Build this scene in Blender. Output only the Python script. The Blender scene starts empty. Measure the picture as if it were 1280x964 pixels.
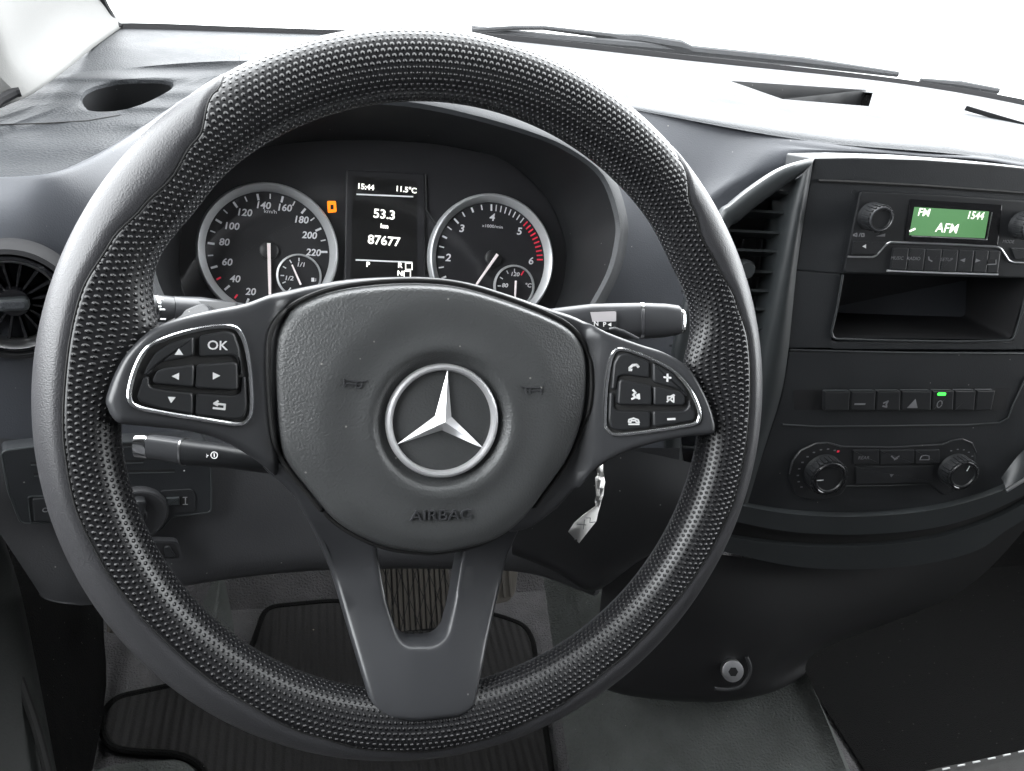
import bpy, bmesh, math, random
from mathutils import Vector as V, Matrix
from mathutils.geometry import delaunay_2d_cdt
R_ = math.radians
random.seed(7)
sc = bpy.context.scene
COL = sc.collection

# ------------------------------------------------------------------ camera
FPX, CX, CY = 960.0, 640.0, 482.0
AX = (V((4200-CX, 515-CY, FPX))).normalized()
_c = -math.sin(R_(30)); _b = -.85
for _ in range(20):
    _a = -(AX[1]*_b+AX[2]*_c)/AX[0]; _b = -math.sqrt(1-_c*_c-_a*_a)
AZ = V((_a, _b, _c)); AY = AZ.cross(AX)
CAM = V((0, 0, .98))
def c2w(v): v = V(v); return V((AX.dot(v), AY.dot(v), AZ.dot(v)))      # camera axes (right, down, forward) -> world
def ray(px, py): return c2w(((px-CX)/FPX, (py-CY)/FPX, 1.0))
def pix(px, py, d): return CAM+ray(px, py)*d
cd = bpy.data.cameras.new('camera'); cam = bpy.data.objects.new('camera', cd); COL.objects.link(cam)
xr, yd, zf = c2w((1,0,0)), c2w((0,1,0)), c2w((0,0,1))
m3 = Matrix((xr, -yd, -zf)).transposed()
cam.matrix_world = Matrix.Translation(CAM) @ m3.to_4x4()
cd.sensor_width = 36; cd.lens = FPX/1280*36; cd.clip_start = .01; cd.clip_end = 200
sc.camera = cam
# ------------------------------------------------------------------ light: an overcast white sky round the van
wd = bpy.data.worlds.new('World'); sc.world = wd; wd.use_nodes = True
bg = wd.node_tree.nodes['Background']; bg.inputs[0].default_value = (.95, .98, 1, 1); bg.inputs[1].default_value = 8.0
_nt = wd.node_tree; _tc = _nt.nodes.new('ShaderNodeTexCoord'); _sx = _nt.nodes.new('ShaderNodeSeparateXYZ'); _mr = _nt.nodes.new('ShaderNodeMapRange')
_mr.inputs[1].default_value = -.06; _mr.inputs[2].default_value = .04; _mr.inputs[3].default_value = 3.0; _mr.inputs[4].default_value = 9.0   # pale ground below, overcast sky above
_nt.links.new(_tc.outputs['Generated'], _sx.inputs[0]); _nt.links.new(_sx.outputs['Z'], _mr.inputs[0]); _nt.links.new(_mr.outputs[0], bg.inputs[1])
sc.view_settings.view_transform = 'Standard'; sc.view_settings.look = 'None'
sc.view_settings.exposure = 0.6; sc.view_settings.gamma = 1
sc.render.engine = 'CYCLES'
sc.cycles.use_denoising = True
sc.cycles.max_bounces = 6; sc.cycles.diffuse_bounces = 3; sc.cycles.transparent_max_bounces = 12
sc.cycles.caustics_reflective = False; sc.cycles.caustics_refractive = False

# ------------------------------------------------------------------ materials
def newmat(name):
    m = bpy.data.materials.new(name); m.use_nodes = True
    nt = m.node_tree; return m, nt, nt.nodes['Principled BSDF']
def mat(name, col, rough=.5, metal=0, grain=None, var=.0, emis=None, spec=.5, noise=None, coat=0, dust=0):
    m, nt, p = newmat(name); N, L = nt.nodes.new, nt.links.new
    p.inputs['Base Color'].default_value = (*col, 1); p.inputs['Roughness'].default_value = rough
    p.inputs['Metallic'].default_value = metal; p.inputs['Specular IOR Level'].default_value = spec
    if coat: p.inputs['Coat Weight'].default_value = coat
    tc = N('ShaderNodeTexCoord')
    if emis:
        p.inputs['Emission Color'].default_value = (*emis[0], 1); p.inputs['Emission Strength'].default_value = emis[1]
    if var:
        n = N('ShaderNodeTexNoise'); n.inputs['Scale'].default_value = 26; n.inputs['Detail'].default_value = 8
        L(tc.outputs['Object'], n.inputs['Vector'])
        mr = N('ShaderNodeMapRange'); mr.inputs[1].default_value = .3; mr.inputs[2].default_value = .7
        mr.inputs[3].default_value = rough-var; mr.inputs[4].default_value = rough+var
        L(n.outputs['Fac'], mr.inputs[0]); L(mr.outputs[0], p.inputs['Roughness'])
        cr = N('ShaderNodeMapRange'); cr.inputs[1].default_value = .3; cr.inputs[2].default_value = .7
        cr.inputs[3].default_value = 1-var*1.6; cr.inputs[4].default_value = 1+var*1.6
        L(n.outputs['Fac'], cr.inputs[0])
        vm = N('ShaderNodeVectorMath'); vm.operation = 'SCALE'; vm.inputs[0].default_value = col
        L(cr.outputs[0], vm.inputs['Scale']); L(vm.outputs[0], p.inputs['Base Color'])
    if dust:                                              # sparse pale specks of dust
        dv = N('ShaderNodeTexVoronoi'); dv.inputs['Scale'].default_value = 150; dv.inputs['Randomness'].default_value = 1
        L(tc.outputs['Object'], dv.inputs['Vector'])
        d1 = N('ShaderNodeMath'); d1.operation = 'LESS_THAN'; d1.inputs[1].default_value = .085; L(dv.outputs['Distance'], d1.inputs[0])
        sc_ = N('ShaderNodeSeparateColor'); L(dv.outputs['Color'], sc_.inputs[0])
        d2 = N('ShaderNodeMath'); d2.operation = 'LESS_THAN'; d2.inputs[1].default_value = dust; L(sc_.outputs[0], d2.inputs[0])
        d3 = N('ShaderNodeMath'); d3.operation = 'MULTIPLY'; L(d1.outputs[0], d3.inputs[0]); L(d2.outputs[0], d3.inputs[1])
        mx = N('ShaderNodeMix'); mx.data_type = 'RGBA'; mx.inputs[7].default_value = (.22,.215,.20,1); L(d3.outputs[0], mx.inputs[0])
        if p.inputs['Base Color'].links: L(p.inputs['Base Color'].links[0].from_socket, mx.inputs[6])
        else: mx.inputs[6].default_value = (*col, 1)
        L(mx.outputs[2], p.inputs['Base Color'])
    h = None
    if grain:
        s, k, d = grain
        v = N('ShaderNodeTexVoronoi'); v.inputs['Scale'].default_value = s; v.feature = 'SMOOTH_F1'
        n2 = N('ShaderNodeTexNoise'); n2.inputs['Scale'].default_value = s*.8; n2.inputs['Detail'].default_value = 3
        L(tc.outputs['Object'], v.inputs['Vector']); L(tc.outputs['Object'], n2.inputs['Vector'])
        mm = N('ShaderNodeMath'); mm.operation = 'ADD'; L(v.outputs['Distance'], mm.inputs[0]); L(n2.outputs['Fac'], mm.inputs[1])
        h = mm.outputs[0]
    elif noise:
        s, k, d = noise
        n2 = N('ShaderNodeTexNoise'); n2.inputs['Scale'].default_value = s; n2.inputs['Detail'].default_value = 4
        L(tc.outputs['Object'], n2.inputs['Vector']); h = n2.outputs['Fac']
    if h:
        b = N('ShaderNodeBump'); b.inputs['Strength'].default_value = k; b.inputs['Distance'].default_value = d
        L(h, b.inputs['Height']); L(b.outputs[0], p.inputs['Normal'])
    return m
M = {}
M['pad'] = mat('airbag_plastic', (.056,.058,.059), .43, grain=(950,.45,.0005), var=.04, dust=0.1)
M['dash'] = mat('dash_plastic', (.026,.028,.031), .58, grain=(600,.6,.0008), var=.05, spec=.13)
M['dash_fine'] = mat('dash_smooth_plastic', (.036,.039,.046), .5, grain=(1100,.3,.0003), var=.04, dust=0.06)
M['grip'] = mat('grip_leather', (.036,.036,.039), .40, grain=(1500,.4,.0003), var=.04)
M['trim'] = mat('satin_trim', (.04,.041,.044), .30, var=.03, noise=(2600,.1,.0002), dust=0.1)
M['spoke'] = mat('satin_spoke', (.034,.035,.038), .29, var=.012, dust=0.08)
M['black'] = mat('black_plastic', (.009,.0095,.0105), .45, var=.05, noise=(1500,.12,.0003), dust=0.12)
M['console'] = mat('console_plastic', (.0125,.014,.016), .5, grain=(1300,.25,.0003), var=.05, dust=0.1)
M['console_trim'] = mat('console_trim', (.022,.025,.0265), .42, var=.04)
M['knee'] = mat('knee_plastic', (.02,.0205,.0225), .55, grain=(900,.3,.0004), var=.05, dust=0.12)
M['deep'] = mat('deep_black', (.006,.006,.007), .6)
M['gap'] = mat('gap_black', (.004,.004,.004), .7)
M['hood'] = mat('hood_plastic', (.022,.024,.027), .6, grain=(900,.3,.0004), var=.04)
M['gloss'] = mat('gloss_black', (.006,.006,.007), .12)
M['button'] = mat('button_rubber', (.013,.0138,.0152), .42, var=.04)
M['chrome'] = mat('chrome', (.62,.63,.64), .16, 1)
M['silver'] = mat('satin_silver', (.62,.62,.63), .28, 1)
M['ring'] = mat('dial_ring', (.5,.51,.52), .36, .4)
M['white'] = mat('print_white', (.7,.7,.7), .5)
M['label'] = mat('label_pale', (.42,.40,.41), .5)
M['greyprint'] = mat('print_grey', (.2,.2,.21), .5)
M['dialwhite'] = mat('dial_print', (.62,.62,.64), .5, emis=((.9,.93,1), .05))
M['red'] = mat('dial_red', (.7,.03,.06), .5, emis=((1,.05,.12), .10))
M['needle'] = mat('needle_white', (.85,.78,.78), .5, emis=((1,.85,.85), .12))
M['dial'] = mat('dial_face', (.010,.010,.012), .5)
M['lcd'] = mat('screen_black', (.006,.006,.006), .3)
M['lcdtxt'] = mat('screen_text', (.9,.9,.85), .5, emis=((1,.98,.9), .8))
M['lcdline'] = mat('screen_line', (.6,.6,.6), .5, emis=((.8,.85,.9), .25))
M['orange'] = mat('warning_orange', (.9,.3,.02), .5, emis=((1,.2,.0), .8))
M['green'] = mat('screen_green', (.07,.17,.075), .4, emis=((.115,.30,.115), .44))
M['led'] = mat('green_led', (.1,.9,.1), .4, emis=((.05,1,.08), 1.3))
M['paper'] = mat('paper', (.75,.74,.72), .8, var=.03, noise=(300,.3,.001))
M['pillar'] = mat('pillar_trim', (.13,.13,.126), .8, noise=(900,.3,.0006))
M['head'] = mat('headliner', (.16,.16,.155), .9)
M['shade_wall'] = mat('shade_wall', (.03,.03,.032), .8)  # dark, so the unseen wall behind the camera bounces little light
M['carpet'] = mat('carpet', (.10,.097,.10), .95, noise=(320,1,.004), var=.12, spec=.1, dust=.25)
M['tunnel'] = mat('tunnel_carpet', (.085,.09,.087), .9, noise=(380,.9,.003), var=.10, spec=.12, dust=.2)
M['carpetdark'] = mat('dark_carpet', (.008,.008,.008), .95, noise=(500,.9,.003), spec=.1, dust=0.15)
M['pedal'] = mat('pedal_rubber', (.075,.067,.058), .75, var=.08)
M['door'] = mat('door_plastic', (.02,.022,.021), .6, grain=(500,.3,.0006))
M['fabric'] = mat('seat_fabric', (.035,.035,.034), .9, noise=(800,.7,.001))
M['rubber'] = mat('seal_rubber', (.010,.010,.011), .75, spec=.2)
M['wiper'] = mat('wiper_rubber', (.035,.036,.038), .8, spec=.2)
M['badge'] = mat('badge_silver', (.7,.7,.71), .33, .65)
M['steel'] = mat('bolt_steel', (.55,.55,.56), .35, 1)

def dots_mat():
    m, nt, p = newmat('dimpled_rubber'); N, L = nt.nodes.new, nt.links.new
    p.inputs['Base Color'].default_value = (.007,.007,.008,1); p.inputs['Roughness'].default_value = .33
    uv = N('ShaderNodeUVMap'); S = .0033
    def lattice(off):
        a = N('ShaderNodeVectorMath'); a.operation = 'ADD'; a.inputs[1].default_value = (off[0], off[1], 0); L(uv.outputs[0], a.inputs[0])
        mo = N('ShaderNodeVectorMath'); mo.operation = 'WRAP'
        mo.inputs[1].default_value = (S/2, S*math.sqrt(3)/2, 1); mo.inputs[2].default_value = (-S/2, -S*math.sqrt(3)/2, -1)
        L(a.outputs[0], mo.inputs[0])
        le = N('ShaderNodeVectorMath'); le.operation = 'LENGTH'; L(mo.outputs[0], le.inputs[0]); return le.outputs['Value']
    mi = N('ShaderNodeMath'); mi.operation = 'MINIMUM'; L(lattice((0,0)), mi.inputs[0]); L(lattice((S/2, S*math.sqrt(3)/2)), mi.inputs[1])
    mr = N('ShaderNodeMapRange'); mr.interpolation_type = 'SMOOTHSTEP'
    mr.inputs[1].default_value = S*.34; mr.inputs[2].default_value = S*.08; mr.inputs[3].default_value = 0; mr.inputs[4].default_value = 1
    L(mi.outputs[0], mr.inputs[0])
    b = N('ShaderNodeBump'); b.inputs['Strength'].default_value = 1; b.inputs['Distance'].default_value = .0011
    L(mr.outputs[0], b.inputs['Height']); L(b.outputs[0], p.inputs['Normal'])
    r2 = N('ShaderNodeMapRange'); r2.inputs[3].default_value = .34; r2.inputs[4].default_value = .22; L(mr.outputs[0], r2.inputs[0]); L(r2.outputs[0], p.inputs['Roughness'])
    return m
M['dots'] = dots_mat()
def rib_mat(name, col, scale, axis, depth=.002):
    m, nt, p = newmat(name); N, L = nt.nodes.new, nt.links.new
    tc = N('ShaderNodeTexCoord'); w = N('ShaderNodeTexWave'); w.bands_direction = axis; w.inputs['Scale'].default_value = scale
    w.inputs['Distortion'].default_value = .6; w.inputs['Detail'].default_value = 2; w.inputs['Detail Scale'].default_value = 6
    L(tc.outputs['Object'], w.inputs['Vector'])
    n = N('ShaderNodeTexNoise'); n.inputs['Scale'].default_value = 700; L(tc.outputs['Object'], n.inputs['Vector'])
    ad = N('ShaderNodeMath'); ad.operation = 'MULTIPLY_ADD'; ad.inputs[1].default_value = .5; L(n.outputs['Fac'], ad.inputs[0]); L(w.outputs['Fac'], ad.inputs[2])
    b = N('ShaderNodeBump'); b.inputs['Strength'].default_value = 1; b.inputs['Distance'].default_value = depth
    L(ad.outputs[0], b.inputs['Height']); L(b.outputs[0], p.inputs['Normal'])
    p.inputs['Roughness'].default_value = .9; p.inputs['Specular IOR Level'].default_value = .15
    mx = N('ShaderNodeMapRange'); mx.inputs[3].default_value = .55; mx.inputs[4].default_value = 1.25
    L(n.outputs['Fac'], mx.inputs[0])
    vm = N('ShaderNodeVectorMath'); vm.operation = 'SCALE'; vm.inputs[0].default_value = col
    L(mx.outputs[0], vm.inputs['Scale'])
    dv = N('ShaderNodeTexVoronoi'); dv.inputs['Scale'].default_value = 70; L(tc.outputs['Object'], dv.inputs['Vector'])
    d1 = N('ShaderNodeMath'); d1.operation = 'LESS_THAN'; d1.inputs[1].default_value = .09; L(dv.outputs['Distance'], d1.inputs[0])
    sc_ = N('ShaderNodeSeparateColor'); L(dv.outputs['Color'], sc_.inputs[0])
    d2 = N('ShaderNodeMath'); d2.operation = 'LESS_THAN'; d2.inputs[1].default_value = .12; L(sc_.outputs[0], d2.inputs[0])
    d3 = N('ShaderNodeMath'); d3.operation = 'MULTIPLY'; L(d1.outputs[0], d3.inputs[0]); L(d2.outputs[0], d3.inputs[1])
    mg = N('ShaderNodeMix'); mg.data_type = 'RGBA'; mg.inputs[7].default_value = (.25,.22,.18,1)
    L(d3.outputs[0], mg.inputs[0]); L(vm.outputs[0], mg.inputs[6]); L(mg.outputs[2], p.inputs['Base Color'])
    return m
M['mat'] = rib_mat('ribbed_mat', (.032,.031,.031), 26, 'X')
def glass_mat(name, refl):
    m = bpy.data.materials.new(name); m.use_nodes = True; nt = m.node_tree; nt.nodes.clear(); N, L = nt.nodes.new, nt.links.new
    t = N('ShaderNodeBsdfTransparent'); g = N('ShaderNodeBsdfGlossy'); g.inputs['Roughness'].default_value = .03
    lw = N('ShaderNodeLayerWeight'); f = N('ShaderNodeMath'); f.operation = 'POWER'; f.inputs[1].default_value = 4.5; L(lw.outputs['Facing'], f.inputs[0])
    f2 = N('ShaderNodeMath'); f2.operation = 'MULTIPLY_ADD'; f2.inputs[1].default_value = .6; f2.inputs[2].default_value = refl; L(f.outputs[0], f2.inputs[0]); f = f2
    mx = N('ShaderNodeMixShader'); o = N('ShaderNodeOutputMaterial')
    L(f.outputs[0], mx.inputs[0]); L(t.outputs[0], mx.inputs[1]); L(g.outputs[0], mx.inputs[2]); L(mx.outputs[0], o.inputs[0])
    return m
M['glass'] = glass_mat('clear_glass', .02)
M['lens'] = glass_mat('clear_lens', .035)

# ------------------------------------------------------------------ builders
def thing(name, label, cat, loc=(0,0,0), group=None):
    o = bpy.data.objects.new(name, None); COL.objects.link(o); o.location = loc; o.empty_display_size = .02
    o['label'] = label; o['category'] = cat
    if group: o['group'] = group
    return o
def wloc(o):
    l = V((0,0,0))
    while o: l += o.location; o = o.parent
    return l
def obj(name, vs, fs, m, parent=None, angle=35, uv=None, kind=None):
    l = wloc(parent) if parent else V((0,0,0))
    me = bpy.data.meshes.new(name)
    me.from_pydata([tuple(V(v)-l) for v in vs], [], fs); me.update()
    if uv:
        ul = me.uv_layers.new(name='UVMap')
        for lo in me.loops: ul.data[lo.index].uv = uv[lo.vertex_index]
    bm = bmesh.new(); bm.from_mesh(me)
    if not uv: bmesh.ops.remove_doubles(bm, verts=bm.verts, dist=1e-6)
    bmesh.ops.recalc_face_normals(bm, faces=bm.faces); bm.to_mesh(me); bm.free()
    me.shade_smooth(); me.set_sharp_from_angle(angle=R_(angle))
    me.materials.append(M[m])
    o = bpy.data.objects.new(name, me); COL.objects.link(o)
    if parent: o.parent = parent
    if kind: o['kind'] = kind
    return o
class MB:
    def __init__(s): s.v = []; s.f = []
    def add(s, g):
        n = len(s.v); s.v += [V(p) for p in g[0]]; s.f += [tuple(i+n for i in f) for f in g[1]]; return s
    def build(s, name, m, parent=None, **k): return obj(name, s.v, s.f, m, parent, **k)
def part(name, g, m, parent, **k): return obj(name, g[0], g[1], m, parent, **k)

class Fr:
    """a plane in the place: origin, two axes, normal towards the driver"""
    def __init__(s, O, ex, ez):
        s.O = V(O); s.ez = V(ez).normalized(); s.ex = V(ex); s.ex = (s.ex-s.ez*s.ex.dot(s.ez)).normalized(); s.ey = s.ez.cross(s.ex)
    def pl(s, px, py, z=0.0):
        d = ray(px, py); t = ((s.O+s.ez*z-CAM).dot(s.ez))/d.dot(s.ez); p = CAM+d*t-s.O
        return V((p.dot(s.ex), p.dot(s.ey)))
    def w(s, x, y, z=0.0): return s.O+s.ex*x+s.ey*y+s.ez*z
    def at(s, px, py, z=0.0): q = s.pl(px, py, z); return s.w(q.x, q.y, z)
    def sub(s, px, py, z=0.0): return Fr(s.at(px, py, z), s.ex, s.ez)
    def poly(s, pts, z=0.0): return [s.pl(a, b, z) for a, b in pts]
def Z(ox, oy, k): return lambda pts: [(ox+a/k, oy+b/k) for a, b in pts]

def cr(p0, p1, p2, p3, t):
    return .5*((2*p1)+(p2-p0)*t+(2*p0-5*p1+4*p2-p3)*t*t+(3*p1-p0-3*p2+p3)*t**3)
def smooth(pts, n, closed=False):
    pts = [V(p) for p in pts]; out = []; N = len(pts)
    for i in range(N if closed else N-1):
        g = (lambda k: pts[k % N]) if closed else (lambda k: pts[max(0, min(N-1, k))])
        for j in range(n): out.append(cr(g(i-1), g(i), g(i+1), g(i+2), j/n))
    if not closed: out.append(pts[-1])
    return out
def roundp(pts, r, n=5):
    pts = [V(p) for p in pts]; out = []; N = len(pts)
    for i in range(N):
        p, a, b = pts[i], pts[i-1], pts[(i+1) % N]
        rr = r[i] if isinstance(r, (list, tuple)) else r
        da, db = (a-p), (b-p); k = min(rr, da.length*.48, db.length*.48)
        A, B = p+da.normalized()*k, p+db.normalized()*k
        for j in range(n+1):
            t = j/n; out.append(A*(1-t)**2+p*2*t*(1-t)+B*t*t)
    return out
def area(p): return sum(p[i-1].x*p[i].y-p[i].x*p[i-1].y for i in range(len(p)))/2
def inset(p, d):
    N = len(p); out = []; s = 1 if area(p) > 0 else -1
    for i in range(N):
        e1 = (p[i]-p[i-1]); e2 = (p[(i+1) % N]-p[i])
        if e1.length < 1e-9: e1 = e2
        if e2.length < 1e-9: e2 = e1
        n1 = V((-e1.y, e1.x)).normalized(); n2 = V((-e2.y, e2.x)).normalized(); b = n1+n2
        b = b/max(.5, b.dot(b)/2) if b.length > 1e-6 else n1
        out.append(p[i]+b*d*s)
    if d > 0:                                             # collapse corner arcs that turned inside out
        for _ in range(3):
            flip = [(out[(i+1) % N]-out[i]).dot(p[(i+1) % N]-p[i]) < -1e-14 for i in range(N)]
            if not any(flip) or all(flip): break
            st = next(i for i in range(N) if not flip[i-1]); i = 0
            while i < N:
                k = (st+i) % N
                if flip[k]:
                    run = [k]; 
                    while flip[(st+i) % N] and i < N: run.append((st+i+1) % N); i += 1
                    mid = sum((out[r] for r in run), V((0,0)))/len(run)
                    for r in run: out[r] = mid.copy()
                else: i += 1
    return out
def plate(F, pts, z0, z1, bev=.0008, zf=None, cap2=None):
    """extruded outline with a rounded front edge"""
    pts = [V(p) for p in pts]
    if area(pts) < 0: pts = pts[::-1]
    rings = [(pts, z0), (pts, z1-bev), (inset(pts, bev*.3), z1-bev*.3), (inset(pts, bev), z1), (inset(pts, bev*1.35), z1)]
    N = len(pts); vs = []; fs = []
    for ps, z in rings:
        for p in ps: vs.append(F.w(p.x, p.y, z+(zf(p.x, p.y) if zf else 0)))
    for k in range(4):
        for i in range(N):
            j = (i+1) % N; fs.append((k*N+i, k*N+j, (k+1)*N+j, (k+1)*N+i))
    fs.append(tuple(range(4*N, 5*N))); fs.append(tuple(range(N-1, -1, -1)))
    return vs, fs
def flat(F, pts, z): return [F.w(p.x, p.y, z) for p in pts], [tuple(range(len(pts)))]
def frame_plate(F, outer, inner, z0, z1, bev=.0006):
    """a surround: outer and inner outline with equal point counts"""
    A, B = [V(p) for p in outer], [V(p) for p in inner]; N = len(A); vs = []; fs = []
    for ps, z in ((A, z0), (A, z1), (B, z1), (B, z0)):
        vs += [F.w(p.x, p.y, z) for p in ps]
    for k in range(4):
        for i in range(N):
            j = (i+1) % N; k2 = (k+1) % 4; fs.append((k*N+i, k*N+j, k2*N+j, k2*N+i))
    return vs, fs
def tube(pts, r, n=8, closed=False, flat_=None):
    pts = [V(p) for p in pts]; N = len(pts); vs = []; fs = []; up = None
    for i in range(N):
        a = pts[i-1] if (i or closed) else pts[0]; b = pts[(i+1) % N] if (i < N-1 or closed) else pts[-1]
        t = (b-a).normalized()
        if up is None: up = t.orthogonal().normalized()
        if flat_ is not None: up = V(flat_[0])
        up = (up-t*up.dot(t)).normalized(); s = t.cross(up)
        rr = r[i] if isinstance(r, (list, tuple)) else r
        k = flat_[1] if flat_ is not None else 1
        for j in range(n):
            q = 2*math.pi*j/n; vs.append(pts[i]+up*math.cos(q)*rr*k+s*math.sin(q)*rr)
    M_ = N if closed else N-1
    for i in range(M_):
        for j in range(n):
            a = i*n+j; b = i*n+(j+1) % n; c = ((i+1) % N)*n+(j+1) % n; d = ((i+1) % N)*n+j; fs.append((a, b, c, d))
    if not closed: fs += [tuple(range(n-1, -1, -1)), tuple(range((N-1)*n, N*n))]
    return vs, fs
def lathe(F, prof, n=48, a0=0, a1=360):
    full = abs(a1-a0) >= 360; vs = []; fs = []; K = len(prof); S = n if full else n+1
    for i in range(S):
        q = R_(a0+(a1-a0)*i/n)
        for r, z in prof: vs.append(F.w(r*math.cos(q), r*math.sin(q), z))
    for i in range(n):
        for k in range(K-1):
            a = i*K+k; b = ((i+1) % S)*K+k; fs.append((a, b, b+1, a+1))
    return vs, fs
def box(F, x0, x1, y0, y1, z0, z1, bev=.0006):
    return plate(F, roundp([(x0,y0),(x1,y0),(x1,y1),(x0,y1)], min(bev*1.5, abs(x1-x0)*.3, abs(y1-y0)*.3), 2), z0, z1, min(bev, abs(x1-x0)*.3, abs(y1-y0)*.3))
def loft(rows, n=6, m=6):
    """smooth skin through rows of control points"""
    R1 = [smooth(r, n) for r in rows]; C = len(R1[0]); cols = [smooth([r[i] for r in R1], m) for i in range(C)]
    K = len(cols[0]); vs = [p for c in cols for p in c]; fs = []
    for i in range(C-1):
        for k in range(K-1): fs.append((i*K+k, (i+1)*K+k, (i+1)*K+k+1, i*K+k+1))
    return vs, fs
def skin(rows, closed=False):
    K = len(rows[0]); vs = [V(p) for r in rows for p in r]; fs = []
    for i in range(len(rows)-1):
        for k in range(K if closed else K-1):
            j = (k+1) % K; fs.append((i*K+k, i*K+j, (i+1)*K+j, (i+1)*K+k))
    return vs, fs
def solid(o, t, off=-1):
    md = o.modifiers.new('thickness', 'SOLIDIFY'); md.thickness = t; md.offset = off; return o
_dg = None
def text(F, s, x, y, size, z=.0002, sx=1.0, rot=0.0, shear=0.0, ext=.0, bold=0.0):
    cu = bpy.data.curves.new('t', 'FONT'); cu.body = s; cu.size = size; cu.align_x = 'CENTER'; cu.align_y = 'CENTER'
    cu.shear = shear; cu.extrude = ext; cu.resolution_u = 3; cu.offset = bold
    o = bpy.data.objects.new('t', cu); COL.objects.link(o)
    dg = bpy.context.evaluated_depsgraph_get(); me = bpy.data.meshes.new_from_object(o.evaluated_get(dg))
    c, n = math.cos(R_(rot)), math.sin(R_(rot))
    vs = []
    for v in me.vertices:
        a, b = v.co.x*sx, v.co.y; vs.append(F.w(x+a*c-b*n, y+a*n+b*c, z+v.co.z))
    fs = [tuple(p.vertices) for p in me.polygons]
    bpy.data.objects.remove(o); bpy.data.curves.remove(cu); bpy.data.meshes.remove(me)
    return vs, fs
def strokes(F, pls, wd_, z):
    """flat printed strokes"""
    vs = []; fs = []
    for pl in pls:
        for a, b in zip(pl, pl[1:]):
            a, b = V(a), V(b); d = (b-a)
            if d.length < 1e-7: continue
            d.normalize(); n = V((-d.y, d.x))*wd_/2; e = d*wd_*.3; k = len(vs)
            vs += [F.w(*(a-n-e), z), F.w(*(b-n+e), z), F.w(*(b+n+e), z), F.w(*(a+n-e), z)]; fs.append((k, k+1, k+2, k+3))
    return vs, fs
def P(*l): return [pix(*p) for p in l]
def smoothstep(a, b, x): t = max(0, min(1, (x-a)/(b-a))); return t*t*(3-2*t)
def interp(tab, x):
    if x <= tab[0][0]: return tab[0][1]
    for (a, va), (b, vb) in zip(tab, tab[1:]):
        if x <= b:
            t = (x-a)/(b-a); t = t*t*(3-2*t); return va+(vb-va)*t
    return tab[-1][1]
def structure(o): o['kind'] = 'structure'; return o

# ------------------------------------------------------------------ frames
_ax, _ay, _sp = R_(5), R_(-18), .043
RW = Matrix.Rotation(_ay, 3, 'Y') @ Matrix.Rotation(_ax, 3, 'X') @ Matrix.Rotation(_sp, 3, 'Z')
WF = Fr(CAM+c2w((-.035,.011,.414)), c2w(RW.col[0]), -c2w(RW.col[2]))            # steering wheel
CF = Fr(pix(336,315,.63), c2w(RW.col[0]), WF.ez)                                   # instrument cluster
CF.ex = (CF.at(617,325)-CF.O).normalized(); CF.ey = CF.ez.cross(CF.ex)
_xk = V((7310, 26, 960)).normalized(); _dk = V((-.14, 2.6, 1)).normalized()
KF = Fr(pix(1130,400,.70), c2w(_xk), c2w(_xk.cross(-_dk)))                          # centre console face

# ================================================================== CABIN SHELL (floor, with unseen roof and walls added to shade the inside)
def quad(name, pts, m, th=.03):
    o = obj(name, [V(p) for p in pts], [tuple(range(len(pts)))], m); structure(o); return o
flo = MB().add(([(-.46,-.38,0),(1.6,-.38,0),(1.6,.92,0),(-.46,.92,0)], [(0,1,2,3)]))
flo.add(([(-.46,.92,0),(1.6,.92,0),(1.6,1.20,.26),(-.46,1.20,.26)], [(0,1,2,3)]))
structure(flo.build('floor', 'carpet'))
YB = -.38
quad('roof', [(-.46,YB,1.72),(1.6,YB,1.72),(1.6,.58,1.66),(-.46,.58,1.66)], 'head')
quad('rear_shade_wall', [(-.46,YB,0),(1.6,YB,0),(1.6,YB,1.72),(-.46,YB,1.72)], 'shade_wall')  # unseen; set close behind the camera to block light from the rear
def side(x):
    b_ = MB().add(([(x,YB,0),(x,1.4,0),(x,1.4,.72),(x,.95,.80),(x,.8,.82),(x,YB,.82)], [(0,1,2,3,4,5)])).add(([(x,YB,.82),(x,-.04,.82),(x,-.10,1.56),(x,YB,1.56)], [(0,1,2,3)]))  # unseen side; rear post brought forward to cut light from behind
    b_.add(([(x,YB,1.56),(x,.68,1.56),(x,.58,1.68),(x,YB,1.72)], [(0,1,2,3)])); return structure(b_.build('side_wall', 'head'))
side(-.46); side(1.6)
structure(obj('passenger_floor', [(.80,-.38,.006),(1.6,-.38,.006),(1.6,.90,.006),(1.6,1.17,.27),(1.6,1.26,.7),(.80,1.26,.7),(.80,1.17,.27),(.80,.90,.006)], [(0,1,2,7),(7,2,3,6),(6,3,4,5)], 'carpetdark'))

# ================================================================== WINDSCREEN, PILLAR, WIPER
base = [(-150,75,.80),(0,47,.86),(140,32,.95),(300,36,1.05),(430,40,1.12),(600,43,1.25),(860,71,1.42),(1120,100,1.52),(1300,131,1.53),(1550,190,1.5),(1800,260,1.45)]
bp = smooth(P(*base), 6)
upv = V((0,-.62,.80))
ws = thing('windscreen', 'large clear windscreen above the dashboard with a thin black lower border', 'windscreen', bp[12])
rows = [bp, [p+upv*.33+V((0,.03,.02)) for p in bp], [p+upv*.66+V((0,.03,.02)) for p in bp], [p+upv for p in bp]]
solid(part('pane', skin(rows), 'glass', ws), .004).modifiers[0].use_rim = False
lo = [p+V((0,-.004,.0)) for p in bp]
solid(part('black_border', skin([[p+V((0,-.012,-.03)) for p in bp], [p+V((0,-.010,.004)) for p in bp]]), 'rubber', ws), .003)
fw = [p+V((0,-.012,-.012)) for p in bp]
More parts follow.
